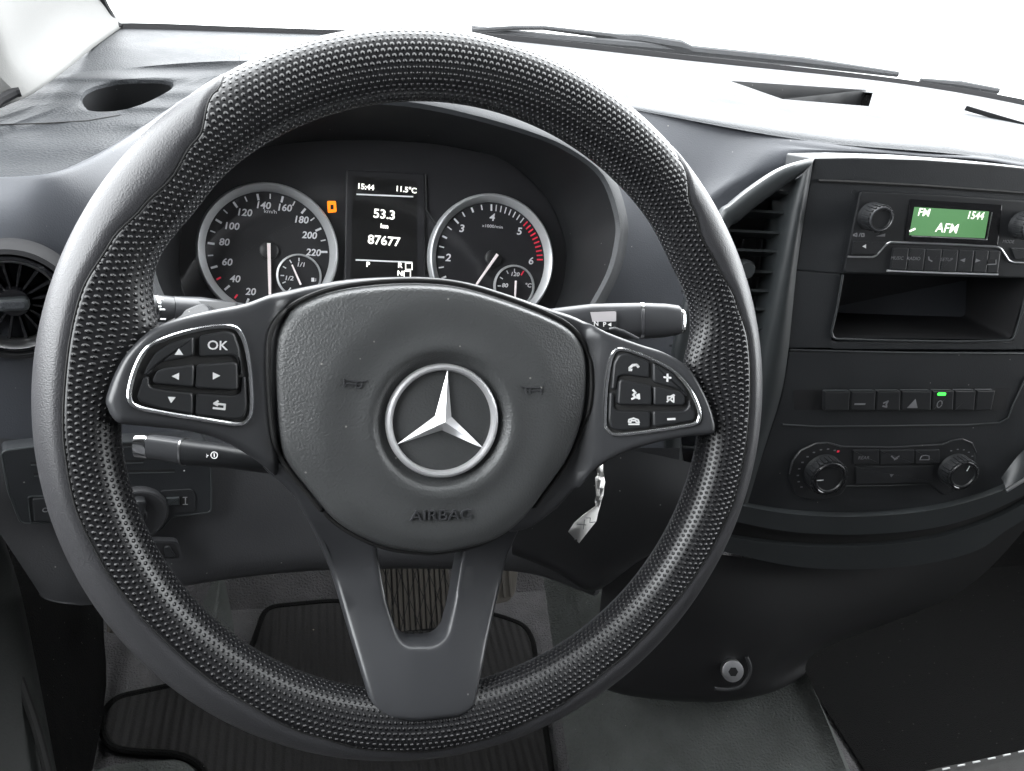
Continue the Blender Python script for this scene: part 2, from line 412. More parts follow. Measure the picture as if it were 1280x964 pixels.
structure(part('firewall', skin([fw, [V((p.x, p.y-.01, .60)) for p in fw], [V((p.x, 1.18, .27)) for p in fw]]), 'carpetdark', None))
# left border running up the pillar
lb = P((150,36,.945),(141,28,.94),(133,14,.92),(124,-4,.90),(100,-60,.83))
part('side_border', tube(smooth(lb, 6), .006, 8), 'rubber', ws)

pil = thing('pillar_trim', 'pale grey windscreen pillar trim at the upper left corner', 'pillar trim', pix(60,60,.75))
right = P((150,34,.955),(136,14,.93),(120,-6,.90),(90,-60,.83),(40,-160,.70))
mid1 = P((112,62,.83),(82,20,.80),(70,-20,.78),(40,-80,.72),(-10,-180,.62))
mid2 = P((72,95,.72),(35,60,.69),(15,10,.67),(-20,-60,.63),(-70,-170,.55))
mid3 = P((25,124,.645),(-5,90,.62),(-25,40,.60),(-70,-40,.56),(-120,-150,.50))
left = P((-15,142,.63),(-60,110,.66),(-85,60,.66),(-130,-20,.62),(-190,-130,.55))
solid(part('trim_panel', loft([r_+[r_[-1]+(r_[-1]-r_[-2])*2.2] for r_ in (right, mid1, mid2, mid3, left)], 5, 5), 'pillar', pil), .004)
part('corner_seal', tube(P((-25,146,.60),(0,125,.625),(18,116,.635),(25,115,.637)), .004, 8), 'rubber', pil)

wip = thing('wiper', 'black windscreen wiper lying along the base of the windscreen', 'wiper', pix(860,66,1.55))
def W3(px, py, d=1.56): return pix(px, py, d)
part('blade', tube([W3(590,37,1.42), W3(700,49,1.47), W3(860,63,1.54), W3(1000,77,1.60), W3(1122,93,1.63)], [.007,.008,.010,.010,.006], 8), 'wiper', wip)
part('arm', tube([W3(590,38,1.40), W3(640,35,1.43), W3(680,35,1.45), W3(770,46,1.50), W3(800,49,1.52)], [.004,.004,.004,.006,.008], 8), 'wiper', wip)
part('arm_cover', tube([W3(765,47,1.50), W3(800,50,1.515), W3(850,58,1.53), W3(863,62,1.535)], [.007,.011,.012,.008], 8), 'wiper', wip)
w2 = thing('wiper', 'short dark wiper end at the far right of the windscreen base', 'wiper', pix(1200,112,1.6))
part('blade', tube([W3(1150,100,1.62), W3(1200,106,1.62), W3(1248,114,1.62)], [.004,.008,.006], 8), 'wiper', w2)

# ================================================================== DASHBOARD
dash = thing('dashboard', 'dark grey grained dashboard running below the windscreen', 'dashboard', pix(500,200,.8))
rA = P((-200,95,.74),(-60,62,.80),(75,40,.90),(140,36,.94),(300,40,1.04),(430,44,1.11),(600,48,1.23),(860,76,1.38),(1120,104,1.48),(1300,136,1.49),(1550,195,1.46))
def topz(px, py):           # depth of the driver side top panel at a pixel
    return interp([(84,.775),(100,.735),(120,.70),(137,.675),(160,.645),(190,.60),(225,.56)], py)*(1+.00030*(px-110))
rB = P((-200,190,.555),(-60,137,topz(-60,137)),(75,103,topz(75,103)),(150,97,topz(150,97)),(300,92,topz(300,92)),(430,64,.96),(600,64,1.08),(860,92,1.2),(1120,120,1.3),(1300,150,1.32),(1550,205,1.32))
part('windscreen_ledge', loft([rA, [a*.5+b*.5+V((0,0,.001)) for a, b in zip(rA, rB)], [b+V((0,0,-.004 if i < 5 else 0)) for i, b in enumerate(rB)]], 5, 5), 'dash', dash)
# driver side top panel with an oval speaker recess, built as a ring of faces round the oval
oval_px = [(102,122),(112,110),(140,102),(175,99),(205,100),(215,106),(203,117),(175,130),(145,136),(115,135)]
def topz(px, py):           # depth of the driver side top panel at a pixel
    return interp([(84,.775),(100,.735),(120,.70),(137,.675),(160,.645),(190,.60),(225,.56)], py)*(1+.00030*(px-110))
out_px = [(-380,262),(-120,165),(-60,134),(0,112),(75,94),(150,86),(230,79),(300,76),(330,80),(300,100),(240,118),(195,146),(150,176),(100,203),(60,217),(0,222),(-120,226),(-380,300)]
oc = smooth([V((a, b)) for a, b in oval_px], 6, True); ou = smooth([V((a, b)) for a, b in out_px], 6, True)
cen = V((158,117))
def by_angle(poly, q):
    d = V((math.cos(q), -math.sin(q))); best = None
    for i in range(len(poly)):
        a, b = poly[i-1], poly[i]; e = b-a; den = d.x*e.y-d.y*e.x
        if abs(den) < 1e-9: continue
        t = ((a.x-cen.x)*e.y-(a.y-cen.y)*e.x)/den; s = ((a.x-cen.x)*d.y-(a.y-cen.y)*d.x)/den
        if t > 0 and -1e-6 <= s <= 1+1e-6 and (best is None or t > best): best = t
    return cen+d*best
NA = 96; rows = []
for k, s in enumerate([0,.02,.06,.12,.2,.32,.46,.6,.74,.87,1]):
    row = []
    for i in range(NA):
        q = 2*math.pi*i/NA; a, b = by_angle(oc, q), by_angle(ou, q); p = a.lerp(b, s)
        w = pix(p.x, p.y, topz(p.x, p.y)); 
        if k == 0: w = w+V((0,0,-.004))
        if k == 1: w = w+V((0,0,-.001))
        row.append(w)
    rows.append(row)
part('top_panel', skin(rows, True), 'dash', dash)
ov = rows[0]; ctr = sum(ov, V((0,0,0)))/NA
part('speaker_recess', MB().add(skin([ov, [p+V((0,.004,-.03)) for p in ov], [ctr.lerp(p, .8)+V((0,.004,-.04)) for p in ov]], True)).add(([ctr.lerp(p, .8)+V((0,.004,-.04)) for p in ov], [tuple(range(NA))])).build and skin([ov, [p+V((0,.006,-.03)) for p in ov], [ctr.lerp(p, .02)+V((0,.006,-.042)) for p in ov]], True), 'black', dash)
# seam line on the driver side top panel
sm = [(-60,158),(0,156),(60,154),(110,151),(150,144)]
part('panel_seam', tube([pix(a, b, topz(a, b)-.0005) for a, b in sm], .0006, 6), 'gap', dash)
# driver side front face below the top panel
fr = [[pix(a, b, topz(a, b)) for a, b in ((-380,300),(-120,226),(0,222),(60,217),(100,203),(150,176),(195,146),(240,118),(300,100))],
      [pix(a, b, topz(a, b)*.997) for a, b in ((-380,306),(-120,232),(0,228),(60,224),(103,211),(154,185),(202,157),(248,131),(310,116))],
      P((-380,380,.47),(-120,290,.505),(0,280,.53),(60,280,.55),(115,275,.57),(160,270,.59),(215,262,.63),(262,240,.66),(322,200,.71)),
      P((-380,500,.47),(-120,400,.50),(0,400,.535),(60,400,.56),(115,400,.58),(160,395,.60),(215,390,.63),(262,390,.66),(322,390,.71)),
      P((-380,660,.48),(-120,560,.52),(0,560,.55),(60,560,.57),(115,560,.59),(160,560,.61),(215,560,.63),(262,560,.66),(322,560,.71))]
part('driver_face', loft(fr, 5, 6), 'dash_fine', dash)
# passenger side top and the dark face between the cluster and the console
tp = [P((300,68,.905),(430,62,.965),(600,61,1.09),(860,89,1.21),(1120,117,1.31),(1300,147,1.33),(1550,202,1.33)),
      P((300,74,.85),(430,68,.90),(600,72,.98),(860,100,1.06),(1120,134,1.10),(1300,163,1.12),(1550,222,1.12)),
      P((300,90,.80),(430,80,.84),(600,86,.88),(800,124,.87),(1010,150,.92),(1280,184,.94),(1550,250,.95)),
      P((300,98,.765),(430,88,.80),(600,96,.82),(790,131,.80),(1010,164,.775),(1280,194,.79),(1550,262,.80)),
      P((300,104,.755),(430,96,.785),(600,106,.80),(790,137,.787),(1010,176,.745),(1280,204,.757),(1550,272,.78))]
def to_px(w):
    d = w-CAM; c = V((d.dot(xr), d.dot(yd), d.dot(zf))); return V((CX+FPX*c.x/c.z, CY+FPX*c.y/c.z))
def inside(p, poly):
    r = False
    for i in range(len(poly)):
        a, b = poly[i-1], poly[i]
        if (a[1] > p.y) != (b[1] > p.y) and p.x < (b[0]-a[0])*(p.y-a[1])/(b[1]-a[1])+a[0]: r = not r
    return r
tray = [(912,101),(1092,113),(1086,133),(978,124)]
_tv, _tf = loft(tp, 10, 8); bm = bmesh.new(); _bv = [bm.verts.new(v) for v in _tv]
for f in _tf: bm.faces.new([_bv[i] for i in f])
for i in range(len(tray)):                                # cut the sheet along the tray's edges, then lift the piece out
    r0, r1 = ray(*tray[i-1]), ray(*tray[i]); bmesh.ops.bisect_plane(bm, geom=bm.verts[:]+bm.edges[:]+bm.faces[:], plane_co=CAM, plane_no=r0.cross(r1).normalized(), dist=1e-6)
dead = [f for f in bm.faces if inside(to_px(f.calc_center_median()), tray)]
rimv = set(v for f in dead for v in f.verts)
bmesh.ops.delete(bm, geom=dead, context='FACES')
loop_e = [e for e in bm.edges if e.is_boundary and e.verts[0] in rimv and e.verts[1] in rimv]
nb = {}
for e in loop_e:
    for k in (0, 1): nb.setdefault(e.verts[k], []).append(e.verts[1-k])
st0 = next(iter(nb)); lp = [st0]; prev = None; cur = st0
while True:
    nx = [v for v in nb[cur] if v is not prev]
    if not nx or nx[0] is st0: break
    prev, cur = cur, nx[0]; lp.append(cur)
tw = [v.co.copy() for v in lp]
bm.verts.index_update(); _v = [v.co.copy() for v in bm.verts]; _f = [tuple(v.index for v in f.verts) for f in bm.faces]; bm.free()
part('passenger_top', (_v, _f), 'dash', dash, angle=60)
lowr = [p+V((0,0,-.045)) for p in tw]
part('storage_tray', skin([tw, lowr], True), 'black', dash)
part('tray_floor', (lowr, [tuple(range(len(lowr)))]), 'black', dash)
pf = [P((600,106,.80),(700,121,.793),(790,137,.787),(900,158,.77),(1010,176,.745),(1150,190,.75),(1280,204,.757),(1550,272,.78)),
      P((600,112,.80),(700,128,.793),(790,144,.787),(900,165,.768),(1008,184,.742),(1150,195,.747),(1280,209,.755),(1550,280,.78)),
      P((600,190,.80),(700,190,.79),(790,200,.778),(880,222,.765),(985,200,.742),(1150,205,.75),(1280,219,.76),(1550,300,.79)),
      P((600,300,.79),(700,300,.78),(780,300,.768),(840,310,.762),(900,290,.762),(1150,300,.77),(1280,320,.78),(1550,380,.82)),
      P((600,560,.78),(700,560,.77),(780,560,.76),(840,570,.755),(900,560,.76),(1150,560,.78),(1280,560,.80),(1550,560,.84))]
part('passenger_face', loft(pf, 5, 6), 'dash_fine', dash)
part('recess_shade_plate', plate(Fr(pix(1262,148,1.16), (1,0,0), (0,-.25,1)), roundp([(-.07,.02),(.12,-.02),(.12,-.045),(.02,-.02)], .004), -.004, .003), 'black', dash)  # raised black plate standing in for the shade inside a recess

# ================================================================== LOWER DRIVER PANELS
knee = thing('knee_panel', 'dark grey lower dash panel under the steering column', 'dash panel', pix(400,640,.7))
kr = [P((-60,545,.535),(0,548,.54),(60,552,.555),(130,555,.58),(262,556,.63),(400,556,.68),(560,560,.70),(700,560,.70),(850,560,.70)),
      P((-50,600,.55),(2,610,.553),(60,615,.57),(130,615,.59),(262,612,.635),(400,612,.685),(560,615,.705),(700,612,.71),(840,612,.71)),
      P((-5,660,.575),(28,665,.58),(75,680,.59),(140,690,.61),(262,675,.645),(400,665,.69),(560,665,.71),(690,665,.715),(800,665,.72)),
      P((45,735,.60),(56,742,.60),(85,748,.605),(128,748,.62),(262,722,.655),(400,708,.70),(560,706,.72),(665,712,.725),(745,738,.73)),
      P((50,742,.62),(60,748,.62),(88,753,.63),(130,752,.65),(262,726,.69),(400,712,.74),(560,710,.76),(665,716,.765),(748,742,.77)),
      P((60,735,.80),(66,740,.80),(90,745,.81),(132,744,.83),(262,718,.86),(400,704,.90),(560,702,.92),(665,708,.92),(750,735,.93))]
part('panel', loft(kr, 5, 5), 'knee', knee)
LP = Fr(pix(130,600,.575), (.97,-.1,0), (.12,-.93,.30))
LP = Fr(LP.O, (pix(262,590,.618)-pix(0,590,.535)), (pix(262,590,.618)-pix(0,590,.535)).cross(pix(130,640,.588)-pix(130,560,.570))*-1)
zz = Z(0,520,3.879)
hl = V((pix(168,638,.585)))
rc = Fr(LP.at(168,638), LP.ex, LP.ez)
ZK = LP.ez
# recess handle under the light panel
LQ = Fr(pix(205,687,.606), LP.ex, LP.ez)
part('pull_recess', frame_plate(LQ, roundp(LQ.poly([(178,674),(222,675),(229,699),(183,701)]), .004), roundp(LQ.poly([(181,677),(219,678),(225,696),(186,698)]), .003), -.004, .0022), 'knee', knee)
part('pull_recess_floor', flat(LQ, roundp(LQ.poly([(181,677),(219,678),(225,696),(186,698)]), .003), .0018), 'deep', knee)
part('pull_lever', plate(LQ, roundp(LQ.poly([(204,681),(211,680),(220,694),(206,695)]), .002), .001, .0036, .0012), 'button', knee)

lsp = thing('light_switch_panel', 'dark switch panel with round headlamp knob behind the left rim', 'switch panel', LP.O)
ol = roundp(LP.poly(zz([(5,160),(180,138),(600,118),(1000,108),(1018,250),(1020,455),(830,478),(780,540),(690,580),(560,580),(480,505),(100,508),(40,350)])), .004, 6)
part('panel', plate(LP, ol, -.012, .004, .0012), 'console', lsp)
part('edge_line', tube([LP.w(p.x, p.y, .0035) for p in ol], .0009, 6, True), 'console_trim', lsp)
for (x0, x1, y0) in ((150,420,215),(165,430,268),(560,680,130),(570,690,208),(575,840,255)):
    part('vent_slot', strokes(LP, [LP.poly(zz([(x0,y0),(x1,y0-4)]))], .0014, .0043), 'gap', lsp)
    part('slot_lip', tube([LP.w(*LP.pl(*zz([(x0,y0+12)])[0]), .004), LP.w(*LP.pl(*zz([(x1,y0+8)])[0]), .004)], .0006, 6), 'console_trim', lsp)
rk = part('rotary_knob', lathe(rc, [(.0235,.004),(.0235,.007),(.022,.010),(.0205,.0105),(.0195,.0102),(.008,.0102),(.0065,.012),(0,.012)], 40), 'knee', lsp)
part('grip_bar', plate(rc, roundp([(-.004,-.018),(.004,-.018),(.004,.018),(-.004,.018)], .003), .010, .018, .002), 'button', rk)
dm = part('dimmer_surround', plate(LP, roundp(LP.poly(zz([(770,348),(925,340),(945,370),(940,450),(790,460)])), .003), .003, .0052, .0006), 'button', lsp)
part('dimmer_wheel', plate(LP, roundp(LP.poly(zz([(798,378),(862,375),(862,412),(800,416)])), .0006), .005, .0075, .0008), 'console_trim', dm)
part('dimmer_slot', flat(LP, LP.poly(zz([(864,374),(900,372),(902,418),(864,416)])), .0056), 'gap', dm)
part('dimmer_icon', MB().add(strokes(LP, [LP.poly(zz([(750,372),(765,366),(778,376),(782,388),(770,398)])), LP.poly(zz([(752,384),(765,386)]))], .0008, .0056)).add(strokes(LP, [LP.poly(zz([(884,378),(898,377)])), LP.poly(zz([(884,412),(900,412)])), LP.poly(zz([(893,378),(893,412)]))], .0007, .0058)), 'white', dm) if False else None
MB().add(strokes(LP, [LP.poly(zz([(750,372),(765,366),(778,376),(782,388),(770,398)])), LP.poly(zz([(752,384),(768,386)]))], .0011, .0056)).add(strokes(LP, [LP.poly(zz([(880,378),(900,377)])), LP.poly(zz([(880,412),(902,412)])), LP.poly(zz([(892,378),(892,412)]))], .0008, .0058)).build('dimmer_icon', 'greyprint', dm)
ob = part('off_button', plate(LP, roundp(LP.poly(zz([(155,383),(330,375),(330,490),(165,492)])), .0015), .003, .0062, .0008), 'button', lsp)
part('button_frame', tube([LP.w(p.x, p.y, .0043) for p in roundp(LP.poly(zz([(135,377),(345,368),(345,500),(150,505)])), .002)], .0006, 6, True), 'console_trim', lsp)
q = LP.pl(*zz([(236,436)])[0]); part('lettering', text(LP, 'OFF', q.x, q.y, .0052, .0064), 'greyprint', ob)
part('marker_dot', lathe(LP.sub(*zz([(893,265)])[0], .004), [(.0006,0),(.0006,.0004),(0,.0004)], 8), 'white', lsp)

# round air vent at the left edge
RV = Fr(pix(17,380,.525), (1,.25,0), (.20,-.95,.18))
rv = thing('round_air_vent', 'round black turbine air vent with chrome ring at the left edge', 'air vent', RV.O)
vr = (RV.pl(82,380)-RV.pl(17,380)).length*1.02
part('housing_ring', lathe(RV, [(vr*1.32,-.02),(vr*1.30,-.004),(vr*1.22,.004),(vr*1.12,.005),(vr*1.08,-.002)], 64), 'rubber', rv)
part('black_ring', lathe(RV, [(vr*1.10,-.004),(vr*1.06,.004),(vr*1.0,.005),(vr*.99,-.005)], 64), 'gloss', rv)
part('chrome_ring', lathe(RV, [(vr*1.0,.002),(vr*.97,.0058),(vr*.92,.003),(vr*.90,-.006)], 64), 'silver', rv)
part('bowl', lathe(RV, [(vr*.92,-.002),(vr*.90,-.02),(vr*.4,-.035),(0,-.035)], 48), 'deep', rv)
for k in range(16):
    a = 2*math.pi*k/16+.12; ca, sa = math.cos(a), math.sin(a); tx = V((-sa, ca)); r0, r1 = vr*.30, vr*.88
    pr = [V((ca, sa))*r0-tx*.0007, V((ca, sa))*r1-tx*.0012, V((ca, sa))*r1+tx*.0012, V((ca, sa))*r0+tx*.0007]
    part('fin', plate(RV, pr, -.022, -.006, .0004), 'gloss', rv)
part('inner_ring', lathe(RV, [(vr*.90,-.006),(vr*.885,-.0035),(vr*.865,-.005),(vr*.86,-.01)], 48), 'silver', rv)
hub = part('centre_hub', lathe(RV, [(vr*.34,-.024),(vr*.34,-.006),(vr*.3,-.003),(0,-.003)], 32), 'gloss', rv)
kb = part('vane_knob', plate(RV, roundp([(-vr*.30,-vr*.14),(vr*.30,-vr*.14),(vr*.30,vr*.14),(-vr*.30,vr*.14)], vr*.12, 8), -.004, .004, .002), 'console_trim', rv)
part('knob_pad', plate(RV, roundp([(-vr*.24,-vr*.09),(vr*.24,-vr*.09),(vr*.24,vr*.09),(-vr*.24,vr*.09)], vr*.08, 8), .003, .0046, .0008), 'dash', kb)

# ================================================================== INSTRUMENT CLUSTER
clu = thing('instrument_cluster', 'black instrument cluster with two round dials behind the steering wheel', 'instruments', CF.O)
OA = [(222,400),(198,352),(192,310),(202,270),(230,230),(285,182),(350,148),(420,131),(504,133),(580,147),(656,168),(707,189),(749,222),(768,273),(767,307),(757,343),(735,384),(715,420)]
IA = [(242,400),(226,352),(224,310),(232,268),(252,230),(290,198),(345,181),(420,175),(500,176),(560,182),(622,197),(660,222),(690,258),(706,300),(708,335),(702,365),(690,395),(680,430)]
zo = .075
oa = smooth([CF.at(a, b, zo) for a, b in OA], 5); ia = smooth([CF.at(a, b, .004) for a, b in IA], 5)
mids = [o_.lerp(i_, .5)+(CF.ey*-.0) for o_, i_ in zip(oa, ia)]
part('hood_lining', skin([oa, [o_.lerp(i_, .25) for o_, i_ in zip(oa, ia)], mids, [o_.lerp(i_, .8) for o_, i_ in zip(oa, ia)], ia]), 'black', clu)
cc = CF.at(480,330, zo)
lip = [o_+(o_-cc).normalized()*.006+CF.ez*.002 for o_ in oa]; lip2 = [o_+(o_-cc).normalized()*.014-CF.ez*.004 for o_ in oa]
back = [o_+(o_-cc).normalized()*.020-CF.ez*.05+V((0,.0,-.008)) for o_ in oa]
part('hood', skin([oa, [a.lerp(b, .5)+CF.ez*.002 for a, b in zip(oa, lip)], lip, lip2, back, [p+V((0,.16,-.004)) for p in back]]), 'hood', clu)
fp = [CF.pl(a, b, .002) for a, b in IA]; fp2 = smooth(fp, 5)
part('face_panel', flat(CF, fp2, .0), 'dial', clu)
def nthing(F, c, ang, r0, r1, w):
    a = R_(ang); d = V((math.cos(a), math.sin(a))); n = V((-d.y, d.x))*w/2
    return [c+d*r0-n, c+d*r1-n*1.0, c+d*r1+n, c+d*r0+n]
def dial(name, cpx, lpx, rpx, label):
    c = CF.pl(*cpx, .004); r = (CF.pl(*rpx, .004)-CF.pl(*lpx, .004)).length/2
    F = Fr(CF.w(c.x, c.y, .003), CF.ex, CF.ez)
    ringo = part('dial', lathe(F, [(r*.90,.0012),(0,.0012)], 64), 'dial', clu); ringo['label'] = label
    part('ring', lathe(F, [(r*1.02,-.002),(r*1.02,.005),(r*1.0,.0075),(r*.98,.008),(r*.90,.0035),(r*.89,.001)], 96), 'ring', ringo)
    return F, r, ringo
def marks(F, r, angs, mat_, par, name):
    g = MB()
    for a, l, w in angs: g.add(flat(F, nthing(F, V((0,0)), a, r*(.86-l), r*.86, w), .0018))
    return g.build(name, mat_, par, kind='stuff')
SF, sr, so = dial('speedometer', (336,315), (249,315), (423,317), 'speedometer dial with white numerals to 220')
va = lambda v: 247-(v-20)/20*24.5
marks(SF, sr, [(va(v), .095 if v % 20 == 0 else .075, .0017 if v % 20 == 0 else .0010) for v in range(20,221,10) if v not in (30,50)], 'dialwhite', so, 'scale_marks')
marks(SF, sr, [(va(v), .07, .0014) for v in (30,50)], 'red', so, 'red_marks')
g = MB()
for s, x, y in (('20',313,365),('40',293.5,349),('60',283.5,328),('80',280,303),('100',289,283),('120',305,266),('140',328.5,257),('160',355,260),('180',376,275),('200',386.5,294.5),('220',391.5,316)):
    q = SF.pl(x, y, .002); part('numeral', text(SF, s, q.x, q.y, .0078, .0018, 1.02, -2, .15, bold=.00016), 'dialwhite', so)
q = SF.pl(338,265); part('unit_lettering', text(SF, 'km/h', q.x, q.y, .0042, .0018, 1.2, -2), 'dialwhite', so)
def needle(F, par, tail, tip, w0, w1, m='needle'):
    a, b = F.pl(*tail, .006), F.pl(*tip, .006); d = (b-a).normalized(); n = V((-d.y, d.x))
    return part('needle', plate(F, [a-n*w0, b-n*w1, b+n*w1, a+n*w0], .005, .0066, .0003), m, par)
def hubcap(F, par, cpx, r):
    c = F.pl(*cpx, .004); f2 = Fr(F.w(c.x, c.y), F.ex, F.ez)
    part('needle_hub', lathe(f2, [(r,.001),(r,.004),(r*.8,.005),(0,.005)], 32), 'black', par)
hubcap(SF, so, (336,313), .0075); needle(SF, so, (336,304), (337.5,376), .0014, .0010)
def subgauge(F, par, cpx, rpx, txts, ticks, ntail, ntip, redt=()):
    c = F.pl(*cpx, .003); r = (F.pl(cpx[0]+rpx, cpx[1], .003)-c).length; f2 = Fr(F.w(c.x, c.y, .001), F.ex, F.ez)
    part('small_dial', lathe(f2, [(r*.95,.0012),(0,.0012)], 40), 'dial', par)
    part('small_ring', lathe(f2, [(r*1.02,-.001),(r,.0026),(r*.93,.0030),(r*.91,.001)], 56), 'ring', par)
    g = MB()
    for a in ticks: g.add(flat(f2, nthing(f2, V((0,0)), a, r*.66, r*.82, .0009), .0017))
    for s, x, y in txts: q = f2.pl(x, y, .0017); g.add(text(f2, s, q.x, q.y, .0050, .0017, 1.15, -2, .15, bold=.0001))
    g.build('small_scale', 'dialwhite', par)
    if redt:
        g = MB()
        for a in redt: g.add(flat(f2, nthing(f2, V((0,0)), a, r*.62, r*.86, .0014), .0019))
        g.build('small_red_mark', 'red', par)
    a = needle(f2, par, ntail, ntip, .0008, .0006)
subgauge(SF, so, (374,345), 28, (('1/2',361,348),('1/1',376,331)), (90,120,150,180,205,235), (376,356), (365,331))
g = MB(); q = SF.pl(391,350); g.add(flat(SF, [V((q.x-.0014,q.y-.0016)),V((q.x+.0010,q.y-.0016)),V((q.x+.0010,q.y+.0016)),V((q.x-.0014,q.y+.0016))], .0035))
g.add(strokes(SF, [[(q.x+.0014,q.y-.001),(q.x+.0022,q.y-.001),(q.x+.0022,q.y+.0012)]], .0004, .0036)); g.build('fuel_icon', 'dialwhite', so)
TF, tr, to = dial('tachometer', (614,325), (538,324), (690,328), 'tachometer dial with red sector to 6')
ta = lambda n: 179-(n-2)*44.2
marks(TF, tr, [(ta(n/4), .10 if n % 4 == 0 else .08, .0016 if n % 2 == 0 else .0011) for n in range(6,17)]+[(ta(4+k/8), .10, .0010) for k in range(1,8)], 'dialwhite', to, 'scale_marks')
marks(TF, tr, [(ta(5+k/9), .10, .0013) for k in range(0,10)], 'red', to, 'red_marks')
g = MB()
for s, x, y in (('2',560,322.5),('3',577,286),('4',615,272),('5',649,289.5),('6',663.5,326.5)):
    q = TF.pl(x, y, .002); part('numeral', text(TF, s, q.x, q.y, .0090, .0018, 1.1, -2, .15, bold=.00016), 'dialwhite', to)
q = TF.pl(615,283.5); part('unit_lettering', text(TF, 'x1000/min', q.x, q.y, .0038, .0018, 1.2, -2), 'dialwhite', to)
hubcap(TF, to, (617,323), .0075); needle(TF, to, (622,318), (592,361), .0012, .0008)
subgauge(TF, to, (643,358), 25, (('80',631,357),('120',643.5,343),('°C',660,357)), (90,118,150,180,210), (645,351), (644,372), (58,))
# centre display
d4 = [(441,220),(521,226),(521,372),(438,372)]
part('display_frame', plate(CF, roundp(CF.poly([(433,212),(531,217),(532,378),(430,378)], .004), .002), 0, .0035, .001), 'dial', clu)
dsp = part('display', flat(CF, CF.poly(d4, .0038), .0038), 'lcd', clu)
g = MB()
for s, x, y, sz in (('15:44',457,234,.0062),('11.5°C',507.5,237.5,.0062),('53.3',480.5,268.5,.0105),('km',480.5,283,.0052),('87677',480,301.5,.0105),('R',500,332,.0060),('N',500,342,.0060),('P',460,331,.0058)):
    q = CF.pl(x, y, .004); g.add(text(CF, s, q.x, q.y, sz, .0042, 1.05, -3, bold=.00022))
g.build('screen_text', 'lcdtxt', dsp)
g = MB()
for a, b in (((446,243),(516,246)),((445,325),(515,328))): g.add(strokes(CF, [[CF.pl(*a, .004), CF.pl(*b, .004)]], .0012, .0042))
g.build('screen_rule', 'lcdline', dsp)
g = MB()
for x, y in ((511,333),(509,343)): g.add(strokes(CF, [CF.poly([(x-4,y-4),(x+4,y-4),(x+4,y+4),(x-4,y+4),(x-4,y-4)], .004)], .0009, .0042))
g.build('screen_icons', 'lcdtxt', dsp)
wl = part('warning_light', plate(CF, roundp(CF.poly([(409,251),(420,251),(421,265),(410,266)], .002), .0012), .0004, .0009, .0002), 'orange', clu)
part('warning_cutout', flat(CF, roundp(CF.poly([(413,256),(417,256),(417,262),(413,262)], .001), .0004), .0012), 'dial', wl)
for s in (1,): part('panel_ridge', tube([CF.at(532,218,.002), CF.at(533,262,.002), CF.at(548,285,.002)], .0008, 6), 'black', clu)
ln = [CF.w(p.x, p.y, .013) for p in fp2]
part('cover_lens', (ln, [tuple(range(len(ln)))]), 'lens', clu)

# ================================================================== CENTRE CONSOLE
con = thing('centre_console', 'black centre console panel with storage pocket to the right of the wheel', 'console', KF.at(1130,420))
z5 = Z(860,180,3.0476); z6 = Z(860,430,3.0476); zr = Z(1030,230,4.592); zc = Z(970,460,4.129)
# body built round the pocket opening
pock = roundp(KF.poly(zr([(102,515),(1170,545),(1150,640),(1078,893),(60,886),(36,850)])), [.002,.002,.002,.006,.006,.004], 5)
top = z5([(478,56),(640,52),(900,60),(1150,78),(1400,104),(1700,150)])
bot = z6([(1700,250),(1400,420),(1280,515),(1100,590),(900,640),(640,662),(400,655),(215,622)])
ls = [(935,628),(955,560),(975,496),(984,440),(1000,310),(1010,240)]
outl = KF.poly(top+bot+ls)
# face split in strips: upper block, left block, right block, lower block so the pocket stays open
def blk(name, px, bev=.001, z1=0.0, m='console', r=.0015): return part(name, plate(KF, roundp(KF.poly(px), r, 3), -.05, z1, bev), m, con)
def yl(y): return interp([(198,1017.5),(240,1010),(310,1000),(440,984),(496,975),(560,955),(628,935)], y)
P0 = zr([(102,515)])[0]; P1 = zr([(1170,545)])[0]; P2 = zr([(1078,893)])[0]; P3 = zr([(50,880)])[0]
blk('upper_face', [(1018,198)]+z5([(640,52),(900,60),(1150,78),(1400,104),(1700,150)])+[(1430,360),(P1[0],P1[1]),(P0[0],P0[1]),(P0[0]-1,P0[1]+1),(995,338),(1008,250)], .0012)
blk('left_face', [(995,338.3),(P0[0]-1,P0[1]+1.2),(P3[0]-2,P3[1]),(P3[0]+1,435),(984,435)], .0003)
blk('right_face', [(P1[0]+.5,P1[1]+.5),(1430,360.5),(1400,437),(P2[0]+6,437),(P2[0]+1,P2[1]-1),(P2[0]+9,P2[1]-22)], .0006)
blk('pocket_sill', [(P3[0]-1,P3[1]+3.5),(P3[0]+4,P3[1]+6),(P2[0]-3,P2[1]+2.5),(P2[0]+5,P2[1]-.5),(P2[0]+6,437.5),(P3[0]-1,437)], .0010)
blk('lower_face', [(986,439)]+[(1100,440.5),(1400,441)]+z6([(1700,250),(1400,420),(1280,520),(1100,592),(900,642),(640,664),(400,657),(215,624)])+[(955,560),(976,496)], .0012, .0006)
# pocket inside
pk = [KF.w(p.x, p.y, .0004) for p in pock]
pkb = [KF.w(p.x*.98, p.y+.004, -.075) for p in pock]
part('storage_pocket', MB().add(skin([[KF.w(p.x, p.y, -.001) for p in pock], pkb], True)).add((pkb, [tuple(range(len(pkb)))])).v and (lambda b: (b.v, b.f))(MB().add(skin([[KF.w(p.x, p.y, -.001) for p in pock], pkb], True)).add((pkb, [tuple(range(len(pkb)))]))), 'deep', con)
lipp = [i for i in range(len(pock))]
part('pocket_lip', tube([KF.w(*KF.pl(a, b), .001) for a, b in zr([(104,520),(70,720),(40,845),(46,875),(66,888),(400,897),(760,903),(1060,896),(1084,884),(1100,850),(1130,740),(1150,640)])], .0011, 8), 'console_trim', con)
